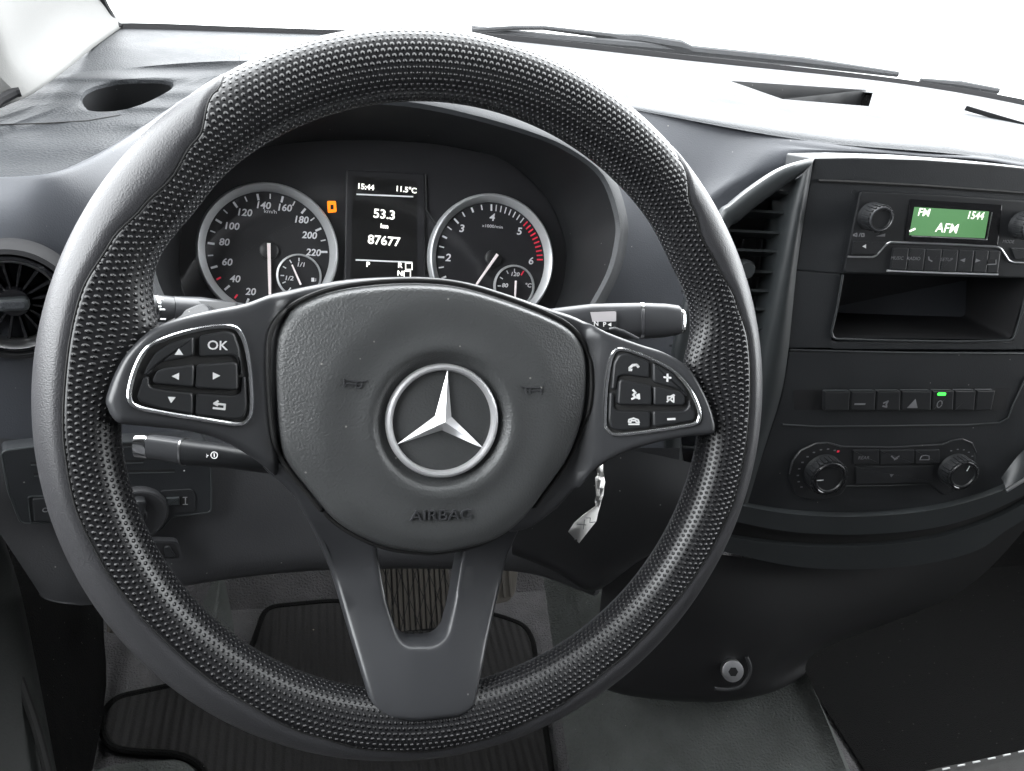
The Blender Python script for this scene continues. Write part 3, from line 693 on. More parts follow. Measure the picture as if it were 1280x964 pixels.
# groove line above the radio module
part('module_line', tube([KF.w(*KF.pl(a, b), .0004) for a, b in z5([(495,140),(640,146),(900,160),(1150,178),(1500,205)])], .0016, 6), 'gap', con)
part('seam_line', tube([KF.w(*KF.pl(a, b), .001) for a, b in z5([(386,783),(640,790),(900,795),(1280,797),(1600,797)])], .0009, 6), 'console_trim', con)
# left strip beside the vent, and the vent surround
sp = [z5([(476,58)])[0],(1008,250),(995,338),(985,437),(975,496),(955,560),(934,630)]; sq = [(994,224),(984,262),(969,340),(950,440),(938,496),(926,560),(916,630)]
part('side_strip', loft([[KF.w(*KF.pl(*p), .001) for p in sp], [KF.w(*KF.pl(*( (a[0]+b[0])/2, (a[1]+b[1])/2 )), .006) for a, b in zip(sp, sq)], [KF.w(*KF.pl(*p, -.004), -.004) for p in sq], [KF.w(*KF.pl(*p, -.004), -.04) for p in sq]], 4, 4), 'console_trim', con)
so_ = z5([(476,58),(400,78),(330,108),(230,175),(160,232),(118,272)])+[(872,330),(850,400),(836,480),(832,560),(845,610)]
si_ = [(994,222)]+z5([(370,160),(320,195),(240,255),(190,300),(150,332)])+[(888,348),(868,410),(856,480),(852,550),(858,595)]
part('vent_surround', loft([[KF.w(*KF.pl(*p, -.006), -.012) for p in so_], [KF.w(*KF.pl(*p), .002) for p in so_], [KF.w(*KF.pl((a[0]+b[0])/2, (a[1]+b[1])/2), .005) for a, b in zip(so_, si_)], [KF.w(*KF.pl(*p, -.003), -.004) for p in si_], [KF.w(*KF.pl(*p, -.003), -.045) for p in si_]], 4, 3), 'console_trim', con)
# lower curved trims
def band(name, topz6, botz6, zt, m):
    a = smooth([KF.pl(*p, zt) for p in z6(topz6)], 5); b = smooth([KF.pl(*p, zt) for p in z6(botz6)], 5)
    rows = [[KF.w(p.x, p.y, -.03) for p in a], [KF.w(p.x, p.y, zt-.003) for p in a], [KF.w(p.x, p.y-.001, zt) for p in a],
            [KF.w(q_.x, q_.y+.001, zt) for q_ in b], [KF.w(q_.x, q_.y, zt-.003) for q_ in b], [KF.w(q_.x, q_.y, -.05) for q_ in b]]
    return part(name, skin(rows), m, con)
band('lower_trim', [(150,600),(215,615),(400,645),(640,655),(900,635),(1100,590),(1280,520),(1500,400)], [(130,668),(200,685),(400,720),(640,730),(900,710),(1100,660),(1280,580),(1500,460)], .008, 'console_trim')
band('lower_trim', [(130,725),(165,735),(400,765),(640,770),(900,745),(1100,690),(1265,615),(1480,480)], [(120,790),(160,800),(400,850),(640,862),(900,842),(1100,790),(1210,715),(1400,600)], .004, 'console_trim')
part('trim_gap', plate(KF, KF.poly(z6([(130,660),(400,700),(640,715),(900,690),(1100,640),(1500,440),(1480,500),(1100,720),(900,775),(640,800),(400,795),(130,755)])), -.04, -.001, .0005), 'gap', con)
part('grab_edge', loft([[KF.w(*KF.pl(a, b), .010) for a, b in z6([(1168,535),(1230,500),(1300,455),(1400,390)])], [KF.w(*KF.pl(a, b), .015) for a, b in z6([(1172,528),(1232,485),(1300,435),(1400,370)])], [KF.w(*KF.pl(a, b), .003) for a, b in z6([(1185,505),(1250,420),(1310,370),(1400,300)])]], 4, 4), 'console_trim', con)
part('grab_silver_edge', tube([KF.w(*KF.pl(a, b), .015) for a, b in z6([(1170,532),(1232,494),(1300,446),(1400,380)])], .0022, 8), 'silver', con)  # silver lower edge of the grab

# centre air vent (half moon)
cav = thing('centre_air_vent', 'black half-moon slatted air vent between wheel rim and console', 'air vent', KF.at(930,380))
mo = smooth([KF.pl(*p, -.03) for p in [(1000,215),(960,245),(905,300),(872,370),(850,460),(838,540),(850,600),(890,640),(925,600),(948,470),(972,330)]], 4, True)
part('duct', flat(KF, mo, -.040), 'deep', cav)
def vleft(y): return interp([(225,990),(250,950),(290,905),(330,878),(400,856),(480,846),(560,845),(600,855)], y)
def vright(y): return interp([(225,994),(262,985),(340,970),(440,951),(496,939),(560,927),(630,917)], y)
for i, y in enumerate([242,266.5,291.5,314.5,340.5,364,387,410,434,459,484,510,536,562]):
    y2 = y-2
    a, b = KF.at(vleft(y)-6, y2-2, -.008), KF.at(vright(y)+3, y, -.008)
    n = (b-a).normalized(); dn = (KF.ez*-.92-KF.ey*.38).normalized(); t = n.cross(dn).normalized()*.0011
    vs = [a-t, b-t, b+t, a+t]; vs = vs+[p+dn*.02 for p in vs]
    part('slat', (vs, [(0,1,2,3),(4,7,6,5),(0,4,5,1),(1,5,6,2),(2,6,7,3),(3,7,4,0)]), 'console_trim', cav, angle=20)
for x in (900,922,945):
    a, b = KF.at(x+8, 300, -.028), KF.at(x-22, 560, -.028); t = KF.ex*.0008
    vs = [a-t, b-t, b+t, a+t]; vs = vs+[p-KF.ez*.01 for p in vs]
    part('vertical_vane', (vs, [(0,1,2,3),(4,7,6,5),(0,4,5,1),(1,5,6,2),(2,6,7,3),(3,7,4,0)]), 'black', cav)
vk = KF.sub(930,336,-.006)
part('vane_knob', lathe(vk, [(.008,-.004),(.0085,.004),(.007,.007),(0,.007)], 20), 'console_trim', cav)

# radio
rad = thing('radio', 'black car radio with green lit display and two round knobs', 'radio', KF.at(1170,290))
part('facia', plate(KF, roundp(KF.poly(zr([(205,40),(700,62),(1500,120),(1480,520),(1170,538),(108,508),(150,300)])), .003), -.01, .0022, .0012), 'button', rad)
part('display_window', plate(KF, roundp(KF.poly(zr([(482,85),(1010,118),(985,350),(450,325)])), .001), .001, .0028, .0004), 'gloss', rad)
scr = part('display', flat(KF, KF.poly(zr([(518,132),(948,158),(922,312),(488,294)]), .003), .0031), 'green', rad)
g = MB()
for s, x, y, sz, sx in (('FM',573,165,.0092,1.0),('1544',868,183,.0092,.9),('AFM',706,256,.0112,1.0)):
    q = KF.pl(*zr([(x, y)])[0], .003); g.add(text(KF, s, q.x, q.y, sz, .0034, sx, -2, bold=.00012))
q = KF.pl(*zr([(506,264)])[0], .003); g.add(strokes(KF, [[(q.x-.002,q.y-.001),(q.x+.002,q.y+.001)]], .0018, .0034)); g.build('screen_text', 'lcdtxt', scr)
part('display_edge', tube([KF.w(*KF.pl(a, b), .0031) for a, b in zr([(490,296),(920,316),(950,160)])], .0006, 6), 'silver', rad)
def knob(px, py, r, h, par, name='knob', n=20, m='button', pointer=None, z=.002, edge='ring'):
    F = KF.sub(px, py, z); vs_prof = [(r*1.05,0),(r*1.02,h*.15),(r*.98,h*.3),(r*.92,h*.92),(r*.85,h),(r*.7,h),(r*.66,h-.0012),(0,h-.0012)]
    k = part(name, lathe(F, vs_prof, 40), m, par)
    for i in range(n):
        a = 2*math.pi*i/n; c = V((math.cos(a), math.sin(a)))*r*.95; t = V((-math.sin(a), math.cos(a)))*r*.09
        o_ = V((math.cos(a), math.sin(a)))*r*.07
        part('grip_rib', plate(F, [c-t-o_, c-t+o_, c+t+o_, c+t-o_], h*.28, h*.93, r*.03), m, k)
    part('chrome_edge', lathe(F, [(r*.90,h*.94),(r*.87,h*1.02),(r*.80,h*1.03),(r*.76,h*.99)], 40), edge, k)
    if pointer is not None:
        a = R_(pointer); d = V((math.cos(a), math.sin(a))); n_ = V((-d.y, d.x))*.0006
        part('pointer', flat(F, [d*r*.35-n_, d*r*.72-n_, d*r*.72+n_, d*r*.35+n_], h*1.0), 'white', k)
    return k
k1 = zr([(268,185)])[0]; k2 = zr([(1128,235)])[0]
knob(*k1, .0115, .017, rad, edge='trim'); knob(*k2, .0115, .017, rad, edge='trim')
rail = zr([(124,418),(280,420),(300,410),(355,348),(380,335),(700,345),(990,360),(1015,370),(1060,440),(1085,450),(1300,460)])
part('chrome_rail', tube([KF.w(*p, .0028) for p in roundp([KF.pl(*p, .0028) for p in rail], .002, 3)[3:-3]], .0010, 8), 'silver', rad)
part('lower_rail', tube([KF.w(*KF.pl(a, b), .0028) for a, b in zr([(352,494),(700,508),(985,516)])], .0009, 8), 'ring', rad)
part('eject_button', plate(KF, roundp(KF.poly(zr([(158,325),(352,328),(290,402),(148,400)])), .001), .002, .0036, .0006), 'button', rad)
part('power_icon', strokes(KF, [KF.poly(zr([(165,290),(185,282),(185,300),(165,294)]), .002), KF.poly(zr([(205,282),(198,300)]), .002), KF.poly(zr([(212,284),(226,284),(226,300),(212,300),(212,284)]), .002)], .0010, .0030), 'greyprint', rad)
part('volume_icon', flat(KF, KF.poly(zr([(295,300),(350,284),(348,302)]), .0024), .0030), 'greyprint', rad)
part('seek_icon', flat(KF, KF.poly(zr([(218,358),(240,346),(240,370)]), .0036), .0040), 'white', rad)
xs = [385,478,573,668,762,852,935,1002]; lab = ['MUSIC','RADIO','tel','SETUP','|<','>|','']
for i in range(7):
    a, b = xs[i]+2, xs[i+1]-2
    yt = 362+ (a-385)*.03; px_ = zr([(a-4, yt),(b-4, yt+2),(b-20, yt+128),(a-20, yt+126)])
    bt = part('button', plate(KF, roundp(KF.poly(px_), .0006), .002, .0042, .0007), 'button', rad)
    q = KF.pl(*zr([((a+b)/2-12, yt+64)])[0], .0042)
    if lab[i] in ('MUSIC','RADIO','SETUP'): part('lettering', text(KF, lab[i], q.x, q.y, .0042, .0045), 'greyprint', bt)
    elif lab[i] == '|<': part('icon', flat(KF, [V((q.x-.0028,q.y)),V((q.x+.0022,q.y-.0018)),V((q.x+.0022,q.y+.0018))], .0045), 'greyprint', bt)
    elif lab[i] == '>|': part('icon', flat(KF, [V((q.x+.0028,q.y)),V((q.x-.0022,q.y-.0018)),V((q.x-.0022,q.y+.0018))], .0045), 'greyprint', bt)
    elif lab[i] == 'tel': part('icon', strokes(KF, [[(q.x-.002,q.y+.002),(q.x-.001,q.y-.0005),(q.x+.0022,q.y-.0018)]], .0011, .0045), 'greyprint', bt)
    else: part('slot', flat(KF, KF.poly(zr([(938,432),(985,432),(985,458),(938,460)]), .0042), .0045), 'gap', bt); part('slot_edge', strokes(KF, [KF.poly(zr([(938,462),(986,460),(986,436)]), .0044)], .0009, .0047), 'silver', bt)
part('right_button', plate(KF, roundp(KF.poly(zr([(1055,362),(1300,372),(1300,435),(1080,430)])), .001), .002, .0036, .0006), 'button', rad)
q = KF.pl(*zr([(1045,328)])[0]); part('mode_lettering', text(KF, 'MODE', q.x, q.y, .0040, .0030), 'greyprint', rad)

# switch bar
sb = thing('switch_bar', 'row of small black switches with one green light below the radio', 'switches', KF.at(1135,500))
part('recess', flat(KF, roundp(KF.poly(zc([(88,112),(1205,100),(1180,215),(90,215)])), .002), .0010), 'deep', sb)
part('recess_edge', tube([KF.w(*KF.pl(a, b), .0012) for a, b in zc([(30,290),(200,300),(640,296),(980,292),(1150,280),(1195,255),(1215,200),(1290,40)])], .0009, 6), 'console_trim', sb)
xe = [235,372,505,632,790,905,1018,1118]; xb = [232,366,498,628,786,900,1008,1096]
for i in range(7):
    bt = part('switch', plate(KF, roundp(KF.poly(zc([(xe[i]+2,112-i*.8),(xe[i+1]-3,112-i*.8),(xb[i+1]-3,210),(xb[i]+2,210)])), .0008), .0008, .0052, .0012), 'button', sb)
    part('top_edge', tube([KF.w(*KF.pl(*p, .0052), .0050) for p in zc([(xe[i]+8,117-i*.8),(xe[i+1]-8,117-i*.8)])], .0008, 6), 'console_trim', bt)
    q = KF.pl(*zc([((xb[i]+xb[i+1])/2, 186)])[0], .0052)
    if i == 1: part('icon', strokes(KF, [[(q.x-.005,q.y),(q.x+.005,q.y)]], .0018, .0056), 'greyprint', bt)
    if i == 2: part('icon', strokes(KF, [[(q.x-.002,q.y+.001),(q.x+.002,q.y+.003),(q.x+.001,q.y),(q.x+.002,q.y-.003),(q.x-.002,q.y-.002)]], .0016, .0056), 'greyprint', bt)
    if i == 3: part('hazard_icon', flat(KF, [V((q.x-.0055,q.y-.004)),V((q.x+.0055,q.y-.004)),V((q.x+.001,q.y+.0055))], .0056), 'greyprint', bt)
    if i == 4:
        part('icon', strokes(KF, [[(q.x+.0025*math.cos(t*.6), q.y+.0035*math.sin(t*.6)) for t in range(11)]], .0009, .0056), 'greyprint', bt)
        l = KF.pl(*zc([(855,135)])[0], .0052); part('green_light', plate(KF, roundp([V((l.x-.0042,l.y-.0015)),V((l.x+.0042,l.y-.0015)),V((l.x+.0042,l.y+.0015)),V((l.x-.0042,l.y+.0015))], .0012), .005, .0058, .0003), 'led', bt)

# climate controls
cl = thing('climate_control', 'black heater control panel with two ribbed round knobs', 'climate control', KF.at(1110,580))
cpl = roundp(KF.poly(zc([(60,560),(75,480),(120,420),(200,382),(260,378),(330,398),(600,402),(850,388),(900,368),(950,360),(1000,378),(1022,440),(1020,520),(960,620),(860,655),(780,590),(360,602),(330,650),(200,680),(90,650)])), .004, 4)
part('panel', plate(KF, cpl, -.004, .003, .0012), 'button', cl)
part('panel_edge', tube([KF.w(*KF.pl(a, b), .0030) for a, b in zc([(62,540),(80,475),(122,420),(200,384),(262,380),(330,400),(600,403),(850,389),(900,368),(950,361),(1000,380),(1022,430)])], .0007, 6), 'trim', cl)
part('lower_edge', tube([KF.w(*KF.pl(a, b), .0030) for a, b in zc([(350,602),(560,600),(790,590)])], .0007, 6), 'console_trim', cl)
knob(*zc([(236,535)])[0], .0185, .016, cl, n=26, pointer=185, edge='gloss'); knob(*zc([(915,520)])[0], .0165, .016, cl, n=26, pointer=75, edge='gloss')
for (x0, x1, ic) in ((385,520,'REAR'),(525,700,'v'),(705,830,'w')):
    bt = part('button', plate(KF, roundp(KF.poly(zc([(x0,415),(x1,412),(x1,484),(x0,488)])), .001), .002, .0046, .0007), 'button', cl)
    q = KF.pl(*zc([((x0+x1)/2, 464)])[0], .0046)
    if ic == 'REAR': part('lettering', text(KF, 'REAR', q.x, q.y, .0050, .0049), 'greyprint', bt)
    elif ic == 'v': part('icon', strokes(KF, [[(q.x-.004,q.y+.002),(q.x,q.y-.001),(q.x+.004,q.y+.002)],[(q.x,q.y-.002),(q.x+.003,q.y-.0005)]], .0012, .0049), 'greyprint', bt)
    else: part('icon', strokes(KF, [[(q.x-.005,q.y-.002),(q.x-.004,q.y+.002),(q.x,q.y+.003),(q.x+.004,q.y+.002),(q.x+.005,q.y-.002),(q.x-.005,q.y-.002)]], .0009, .0049), 'greyprint', bt)
part('air_button', plate(KF, roundp(KF.poly(zc([(400,500),(800,494),(795,582),(400,590)])), .001), .002, .0042, .0007), 'button', cl)
q = KF.pl(*zc([(595,555)])[0], .0042); part('air_icon', flat(KF, [V((q.x-.0022,q.y+.0016)),V((q.x+.0022,q.y+.0016)),V((q.x,q.y-.002))], .0046), 'greyprint', cl)
g = MB()
kc = KF.pl(*zc([(236,535)])[0], .003)
for a in range(70, 225, 17):
    d = V((math.cos(R_(a)), math.sin(R_(a)))); g.add(flat(KF, [kc+d*.0243+V((-.0012,-.0006)), kc+d*.0243+V((.0012,-.0006)), kc+d*.0243+V((.0012,.0008)), kc+d*.0243+V((-.0012,.0008))], .0034))
kc = KF.pl(*zc([(915,520)])[0], .003)
for a in range(40, 130, 18):
    d = V((math.cos(R_(a)), math.sin(R_(a)))); g.add(flat(KF, [kc+d*.0215+V((-.001,-.0006)), kc+d*.0215+V((.001,-.0006)), kc+d*.0215+V((.001,.0006)), kc+d*.0215+V((-.001,.0006))], .0034))
g.build('scale_marks', 'greyprint', cl, kind='stuff')
q = KF.pl(*zc([(320,430)])[0], .003); part('red_mark', flat(KF, [V((q.x-.0012,q.y-.0012)),V((q.x+.0012,q.y-.0012)),V((q.x+.0012,q.y+.0012)),V((q.x-.0012,q.y+.0012))], .0034), 'red', cl)

# ================================================================== FOOTWELL
def GZ(px, py, z): d = ray(px, py); t = (z-CAM.z)/d.z; return CAM+d*t
G0 = Fr((0,0,.0), (1,0,0), (0,0,1))
fm = thing('floor_mat', 'dark ribbed fabric floor mat in the driver footwell', 'floor mat', GZ(430,880,0))
mo_ = [(332,760),(414,752),(560,758),(622,770),(655,782),(666,800),(692,985),(700,1100),(300,1100),(262,980),(250,955),(221,942),(165,940),(138,935),(127,915),(129,890),(146,872),(221,856),(300,832),(314,812)]
mp = roundp([G0.pl(a, b, .012) for a, b in mo_], .02, 4)
part('mat', plate(G0, mp, .004, .014, .003), 'mat', fm)
part('edge_binding', tube([G0.w(p.x, p.y, .012) for p in mp], .005, 8, True), 'carpetdark', fm)

bk = thing('brake_pedal', 'worn ribbed brake pedal seen between the lower wheel spokes', 'pedal', GZ(520,750,.12))
BF = Fr(GZ(520,750,.13), (1,.05,0), (0,-.72,.69))
po = roundp(BF.poly([(474,712),(482,707),(556,704),(562,712),(562,772),(550,788),(494,790),(486,780)]), .006, 4)
part('plate', plate(BF, po, -.012, .0, .002), 'deep', bk)
c0 = sum(po, V((0,0)))/len(po)
xs_ = [p.x for p in po]; ys_ = [p.y for p in po]; x0, x1, y0, y1 = min(xs_), max(xs_), min(ys_), max(ys_)
g = 13
for i in range(g):
    x = x0+(x1-x0)*(i+.5)/g; w_ = (x1-x0)/g*.36
    ya, yb = y0+.004, y1-.004
    if i == 0: ya += .03
    if i == 1: ya += .012
    part('tread_rib', box(BF, x-w_, x+w_, ya, yb, -.001, .0032, .0008), 'pedal', bk)
part('tread_groove', strokes(BF, [[(x0+.004+k*.021, y0+.004),(x0+.004+k*.021+.03, y1-.004)] for k in range(-1,5)]+[[(x0+.034+k*.021, y0+.004),(x0+.004+k*.021, y1-.004)] for k in range(-1,5)], .0012, .0035), 'deep', bk)
part('arm', tube([BF.w(0,.02,-.02), BF.w(0,.12,-.03), BF.w(0,.28,-.02)], .012, 8), 'black', bk)
part('bolt', lathe(Fr(BF.at(521,700,-.005), BF.ex, BF.ez), [(.004,0),(.004,.004),(0,.004)], 10), 'steel', bk)
ac = thing('accelerator_pedal', 'narrow accelerator pedal just right of the lower spoke', 'pedal', GZ(628,740,.10))
AF = Fr(GZ(628,735,.12), (1,.05,0), (0,-.72,.69))
part('plate', plate(AF, roundp(AF.poly([(596,708),(642,706),(648,715),(644,742),(636,752),(598,760)]), .006, 4), -.01, 0, .002), 'pedal', ac)
for k in range(4):
    x = AF.pl(612+k*8.5, 730).x; part('tread_rib', box(AF, x-.002, x+.002, AF.pl(620,748).y, AF.pl(620,712).y, -.001, .003, .0008), 'pedal', ac)
part('arm', tube([AF.w(0,.02,-.02), AF.w(0,.25,-.01)], .010, 8), 'black', ac)
pb = thing('parking_brake_pedal', 'small ribbed parking brake pedal beyond the left lower rim', 'pedal', GZ(148,778,.16))
PF = Fr(GZ(150,776,.18), (1,0,0), (0,-.75,.66))
part('plate', plate(PF, roundp(PF.poly([(130,762),(190,760),(190,792),(134,792)]), .005, 4), -.01, 0, .002), 'pedal', pb)
for k in range(5):
    x = PF.pl(137+k*8, 778).x; part('tread_rib', box(PF, x-.0022, x+.0022, PF.pl(140,790).y, PF.pl(140,764).y, -.001, .0025, .0008), 'pedal', pb)
part('arm', tube([PF.w(.02,.01,-.02), PF.w(.02,.25,-.01)], .010, 8), 'black', pb)
ft = thing('footrest', 'dusty pale footwell wedge beyond the rim below the knee panel', 'footrest', GZ(265,760,.1))
part('wedge', loft([P((235,800,1.02),(262,735,1.06),(270,722,1.06)), P((262,830,1.0),(272,760,1.04),(276,724,1.06)), P((300,830,1.02),(288,760,1.08),(280,724,1.09))], 4, 4), 'tunnel', ft)
# tunnel between the footwells and passenger floor
tun = obj('tunnel', *loft([P((676,700,1.12),(690,800,1.03),(704,910,.96),(716,990,.92),(730,1100,.88)),
                           P((700,700,1.10),(725,800,1.01),(748,872,.955),(765,990,.90),(785,1100,.86)),
                           P((730,700,1.08),(760,800,.985),(772,868,.94),(790,990,.885),(815,1100,.85)),
                           P((900,740,1.05),(960,800,.97),(985,850,.945),(1030,990,.89),(1060,1100,.86)),
                           P((915,740,1.06),(975,800,.985),(1008,845,.955),(1072,990,.90),(1110,1100,.87)),
                           P((914,742,1.30),(973,803,1.22),(1005,848,1.16),(1068,992,1.08),(1106,1102,1.05))], 5, 5), 'tunnel'); structure(tun)
lc = thing('lower_console', 'black rounded lower console box with a silver bolt', 'console', pix(890,780,.85))
lcr = [P((772,640,.80),(850,680,.79),(960,700,.80),(1080,690,.83),(1300,640,.88)),
       P((752,740,.82),(830,760,.80),(930,770,.80),(1030,765,.83),(1200,740,.95)),
       P((748,835,.85),(800,845,.83),(890,850,.825),(965,838,.84),(1030,810,.95)),
       P((757,862,.87),(800,872,.86),(890,878,.855),(962,866,.865),(1006,843,.93)),
       P((760,855,.94),(805,862,.93),(890,868,.93),(962,858,.94),(1008,838,1.0))]
part('box', loft(lcr, 6, 6), 'deep', lc)
bo = Fr(pix(915,838,.812), (1,0,0), (-.25,-.8,.5))
bq = part('bolt', lathe(bo, [(.0115,-.004),(.0115,.003),(.009,.0042),(0,.0042)], 24), 'steel', lc)
part('socket', lathe(bo, [(.0052,.0046),(0,.0046)], 6), 'deep', bq)
part('bolt_bracket', tube(smooth([bo.w(.016,.014,-.002), bo.w(.020,0,-.002), bo.w(.012,-.016,-.002), bo.w(-.004,-.021,-.002), bo.w(-.018,-.020,-.002)], 5), .0022, 8), 'knee', lc)
cs = thing('column_shroud', 'black plastic shroud round the steering column behind the hub', 'steering column', WF.w(0,0,-.08))
def ringat(z, a, b, yo, n=24): return [WF.w(a*math.cos(2*math.pi*i/n), yo+b*math.sin(2*math.pi*i/n), z) for i in range(n)]
part('shroud', skin([ringat(-.035,.05,.045,0), ringat(-.06,.062,.055,-.005), ringat(-.12,.068,.06,-.01), ringat(-.2,.06,.055,-.01)], True), 'black', cs)
# dark block between column and console (ignition side)
ig = thing('ignition_cover', 'black lower dash cover right of the steering column', 'dash panel', pix(730,640,.66))
part('cover', loft([P((640,560,.66),(740,560,.655),(800,565,.65),(870,580,.66)), P((640,640,.67),(740,640,.66),(810,640,.655),(880,650,.665)),
                    P((640,690,.70),(700,712,.69),(745,735,.69),(800,700,.69)), P((640,688,.78),(700,708,.77),(745,730,.77),(800,696,.77))], 5, 5), 'black', ig)

# key tag of paper
tg = thing('paper_tag', 'crumpled white paper tag hanging right of the steering hub', 'tag', pix(752,578,.53))
zt = Z(690,560,6.8875)
tl = zt([(368,152),(390,210),(392,235),(372,255),(376,330),(380,410),(370,460),(374,500),(275,570),(190,645),(138,722)])
trr = zt([(437,118),(440,200),(448,250),(456,298),(446,350),(442,405),(430,445),(412,500),(395,560),(380,630),(232,820)])
dp = [.525,.53,.528,.524,.528,.524,.53,.526,.522,.523,.52]; dp2 = [.53,.525,.531,.53,.524,.53,.523,.532,.53,.529,.524]
r1 = [pix(a, b, d) for (a, b), d in zip(tl, dp)]; r2 = [pix(a, b, d) for (a, b), d in zip(trr, dp2)]
solid(part('strip', skin([r1, [a.lerp(b, .5)+CF.ez*(.0012 if i % 2 else -.0006) for i, (a, b) in enumerate(zip(r1, r2))], r2]), 'paper', tg), .0003)
TGF = Fr(pix(723,662,.520), pix(740,650,.524)-pix(723,662,.520), -c2w((0,0,1)))
part('hole', plate(TGF, roundp([V((-.0065,-.005)),V((-.0045,-.0058)),V((-.0042,-.0048)),V((-.006,-.004))], .0004), .0, .0022, .0001), 'deep', tg)
part('handwriting', strokes(TGF, [[(.001,.004),(.006,.0005)],[(.003,-.001),(.007,.004)],[(.0085,.0045),(.011,.003),(.009,.0005),(.0125,-.001)]], .0005, .0024), 'greyprint', tg)

# ================================================================== DOOR AND SEAT EDGES
dr = thing('door_panel', 'dark driver door panel along the lower left edge', 'door', pix(20,820,.75))
part('panel', loft([P((-260,300,.45),(-240,560,.50),(-220,800,.55),(-200,1100,.6)), P((-60,540,.60),(-30,660,.66),(-10,760,.70),(30,1100,.68)), P((-25,600,.66),(10,690,.72),(35,790,.75),(90,1100,.70)),
                    P((-10,640,.72),(20,740,.78),(42,830,.80),(95,1100,.72))], 5, 5), 'door', dr)
part('door_seal', tube(smooth(P((0,770,.735),(25,850,.72),(48,920,.71),(70,1010,.70)), 5), .004, 8), 'gap', dr)
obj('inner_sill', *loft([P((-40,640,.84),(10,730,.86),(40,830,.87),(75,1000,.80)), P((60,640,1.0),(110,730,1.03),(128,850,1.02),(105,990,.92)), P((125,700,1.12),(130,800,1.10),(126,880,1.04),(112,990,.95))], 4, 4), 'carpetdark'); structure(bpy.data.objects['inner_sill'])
sb2 = thing('seat_base', 'grey seat base corner at the bottom left edge', 'seat base', GZ(180,960,.03))
part('cover', plate(G0, roundp([G0.pl(a, b, .05) for a, b in [(95,966),(150,952),(225,946),(246,960),(262,1060),(80,1060)]], .015), .0, .05, .006), 'tunnel', sb2)
st = thing('passenger_seat', 'grey fabric seat edge with pale stitching at the lower right corner', 'seat', pix(1230,960,.80))
s0 = P((1110,982,.86),(1155,966,.86),(1220,952,.86),(1290,936,.86),(1400,905,.86)); s1 = P((1080,1010,.80),(1150,992,.80),(1220,978,.80),(1300,962,.80),(1420,930,.80)); s2 = P((1060,1200,.66),(1150,1180,.66),(1240,1160,.66),(1330,1140,.66),(1450,1110,.66))
s00 = [p+V((0,.01,-.10)) for p in s0]
part('cushion', loft([s00, s0, s1, s2], 5, 5), 'fabric', st)
for k in range(7):
    for (dx, dy) in ((0,0),(6,9)):
        x = 1178+k*19+dx*2; y = 964-(x-1160)*.228+dy
        a, b = pix(x, y+2, .826), pix(x+9, y+0.2, .826)
        part('stitch', tube([a, b], .0009, 6), 'white', st)

# ================================================================== STALKS
def stalk_geo(pts, rad_, up, k): return tube(smooth(pts, 5), [r for r in smooth([V((r,0)) for r in rad_], 5) for r in (r.x,)], 20, flat_=(up, k))
# left indicator stalk
SD = .475
ts = thing('indicator_stalk', 'grey indicator stalk behind the left spoke', 'stalk', pix(240,385,SD))
L0 = [pix(155,384,.44), pix(170,384,.448), pix(189,385,.455)]
tipg = part('tip', tube(L0, [.006,.0075,.0080], 20), 'trim', ts)
part('chrome_band', tube([pix(189,385,.455), pix(193,385.3,.4565)], .0084, 20), 'chrome', ts)
part('collar', tube([pix(193,385.3,.4565), pix(212,387,.462), pix(216,387.2,.463)], [.0080,.0082,.0080], 20), 'trim', ts)
part('arm', tube([pix(216,388,.463), pix(250,390,.472), pix(300,396,.487), pix(350,410,.50)], [.0085,.0092,.0088,.0085], 20), 'trim', ts)
for x, y in ((200,374.5),(202,387),(203,399)):
    part('print_mark', tube([pix(x-2,y,.446), pix(x+4,y+.3,.448)], .0006, 6), 'white', ts)
SFm = Fr(pix(260,388,.466), pix(300,390,.478)-pix(216,386,.452), -c2w((0,.15,1)))
part('window', plate(SFm, roundp(SFm.poly([(222,379),(226,375.5),(298,379),(296,392),(262,398),(222,396)]), .002), -.004, .0018, .0006), 'button', ts)
part('wipe_icon', MB().add(strokes(SFm, [SFm.poly([(232,381),(246,381)])], .0008, .0022)).v and strokes(SFm, [SFm.poly([(232,381),(246,381)]), SFm.poly([(242,394),(249,393)])], .0008, .0022), 'white', ts)
part('lever_fin', plate(SFm, smooth(SFm.poly([(206,402),(225,391),(245,382),(256,380),(263,385),(262,394),(235,402)], .006), 4, True), .001, .007, .001), 'trim', ts)
# right gear selector stalk
gs = thing('gear_selector_stalk', 'grey gear selector stalk with chrome band behind the right spoke', 'stalk', pix(780,400,.50))
gd = lambda x: .50+(x-640)*.00012
def G(x, y): return pix(x, y, gd(x))
upg = c2w((0,-1,0))
def oct_(x, yt, yb, dz=.010):
    F_ = .0
    a, b = pix(x, yt, gd(x)), pix(x, yb, gd(x)); c = (a+b)/2; h = (a-b)/2; d = c2w((0,0,1))*dz; out = []
    for i in range(20):
        t = 2*math.pi*i/20; ct, st_ = math.cos(t), math.sin(t)
        out.append(c+h*math.copysign(abs(ct)**.6, ct)+d*math.copysign(abs(st_)**.6, st_))
    return out
def capped(rows):
    v, f = skin(rows, True); K = len(rows[0]); f = f+[tuple(range(K-1, -1, -1)), tuple(range(len(v)-K, len(v)))]; return v, f
part('arm', capped([oct_(640,392,440), oct_(700,384.5,432), oct_(740,380,425), oct_(799,379,424)]), 'trim', gs)
part('chrome_band', capped([oct_(799,378.2,424.6,.0104), oct_(803,378.2,424.6,.0104)]), 'chrome', gs)
part('grip', capped([oct_(803,379,424), oct_(830,380,422), oct_(846,382,419,.0095), oct_(849,384,418,.009)]), 'trim', gs)
eb = part('end_button', capped([oct_(847,386,418,.0075), oct_(852,386.5,417.5,.0075), oct_(855,388,416,.006)]), 'chrome', gs)
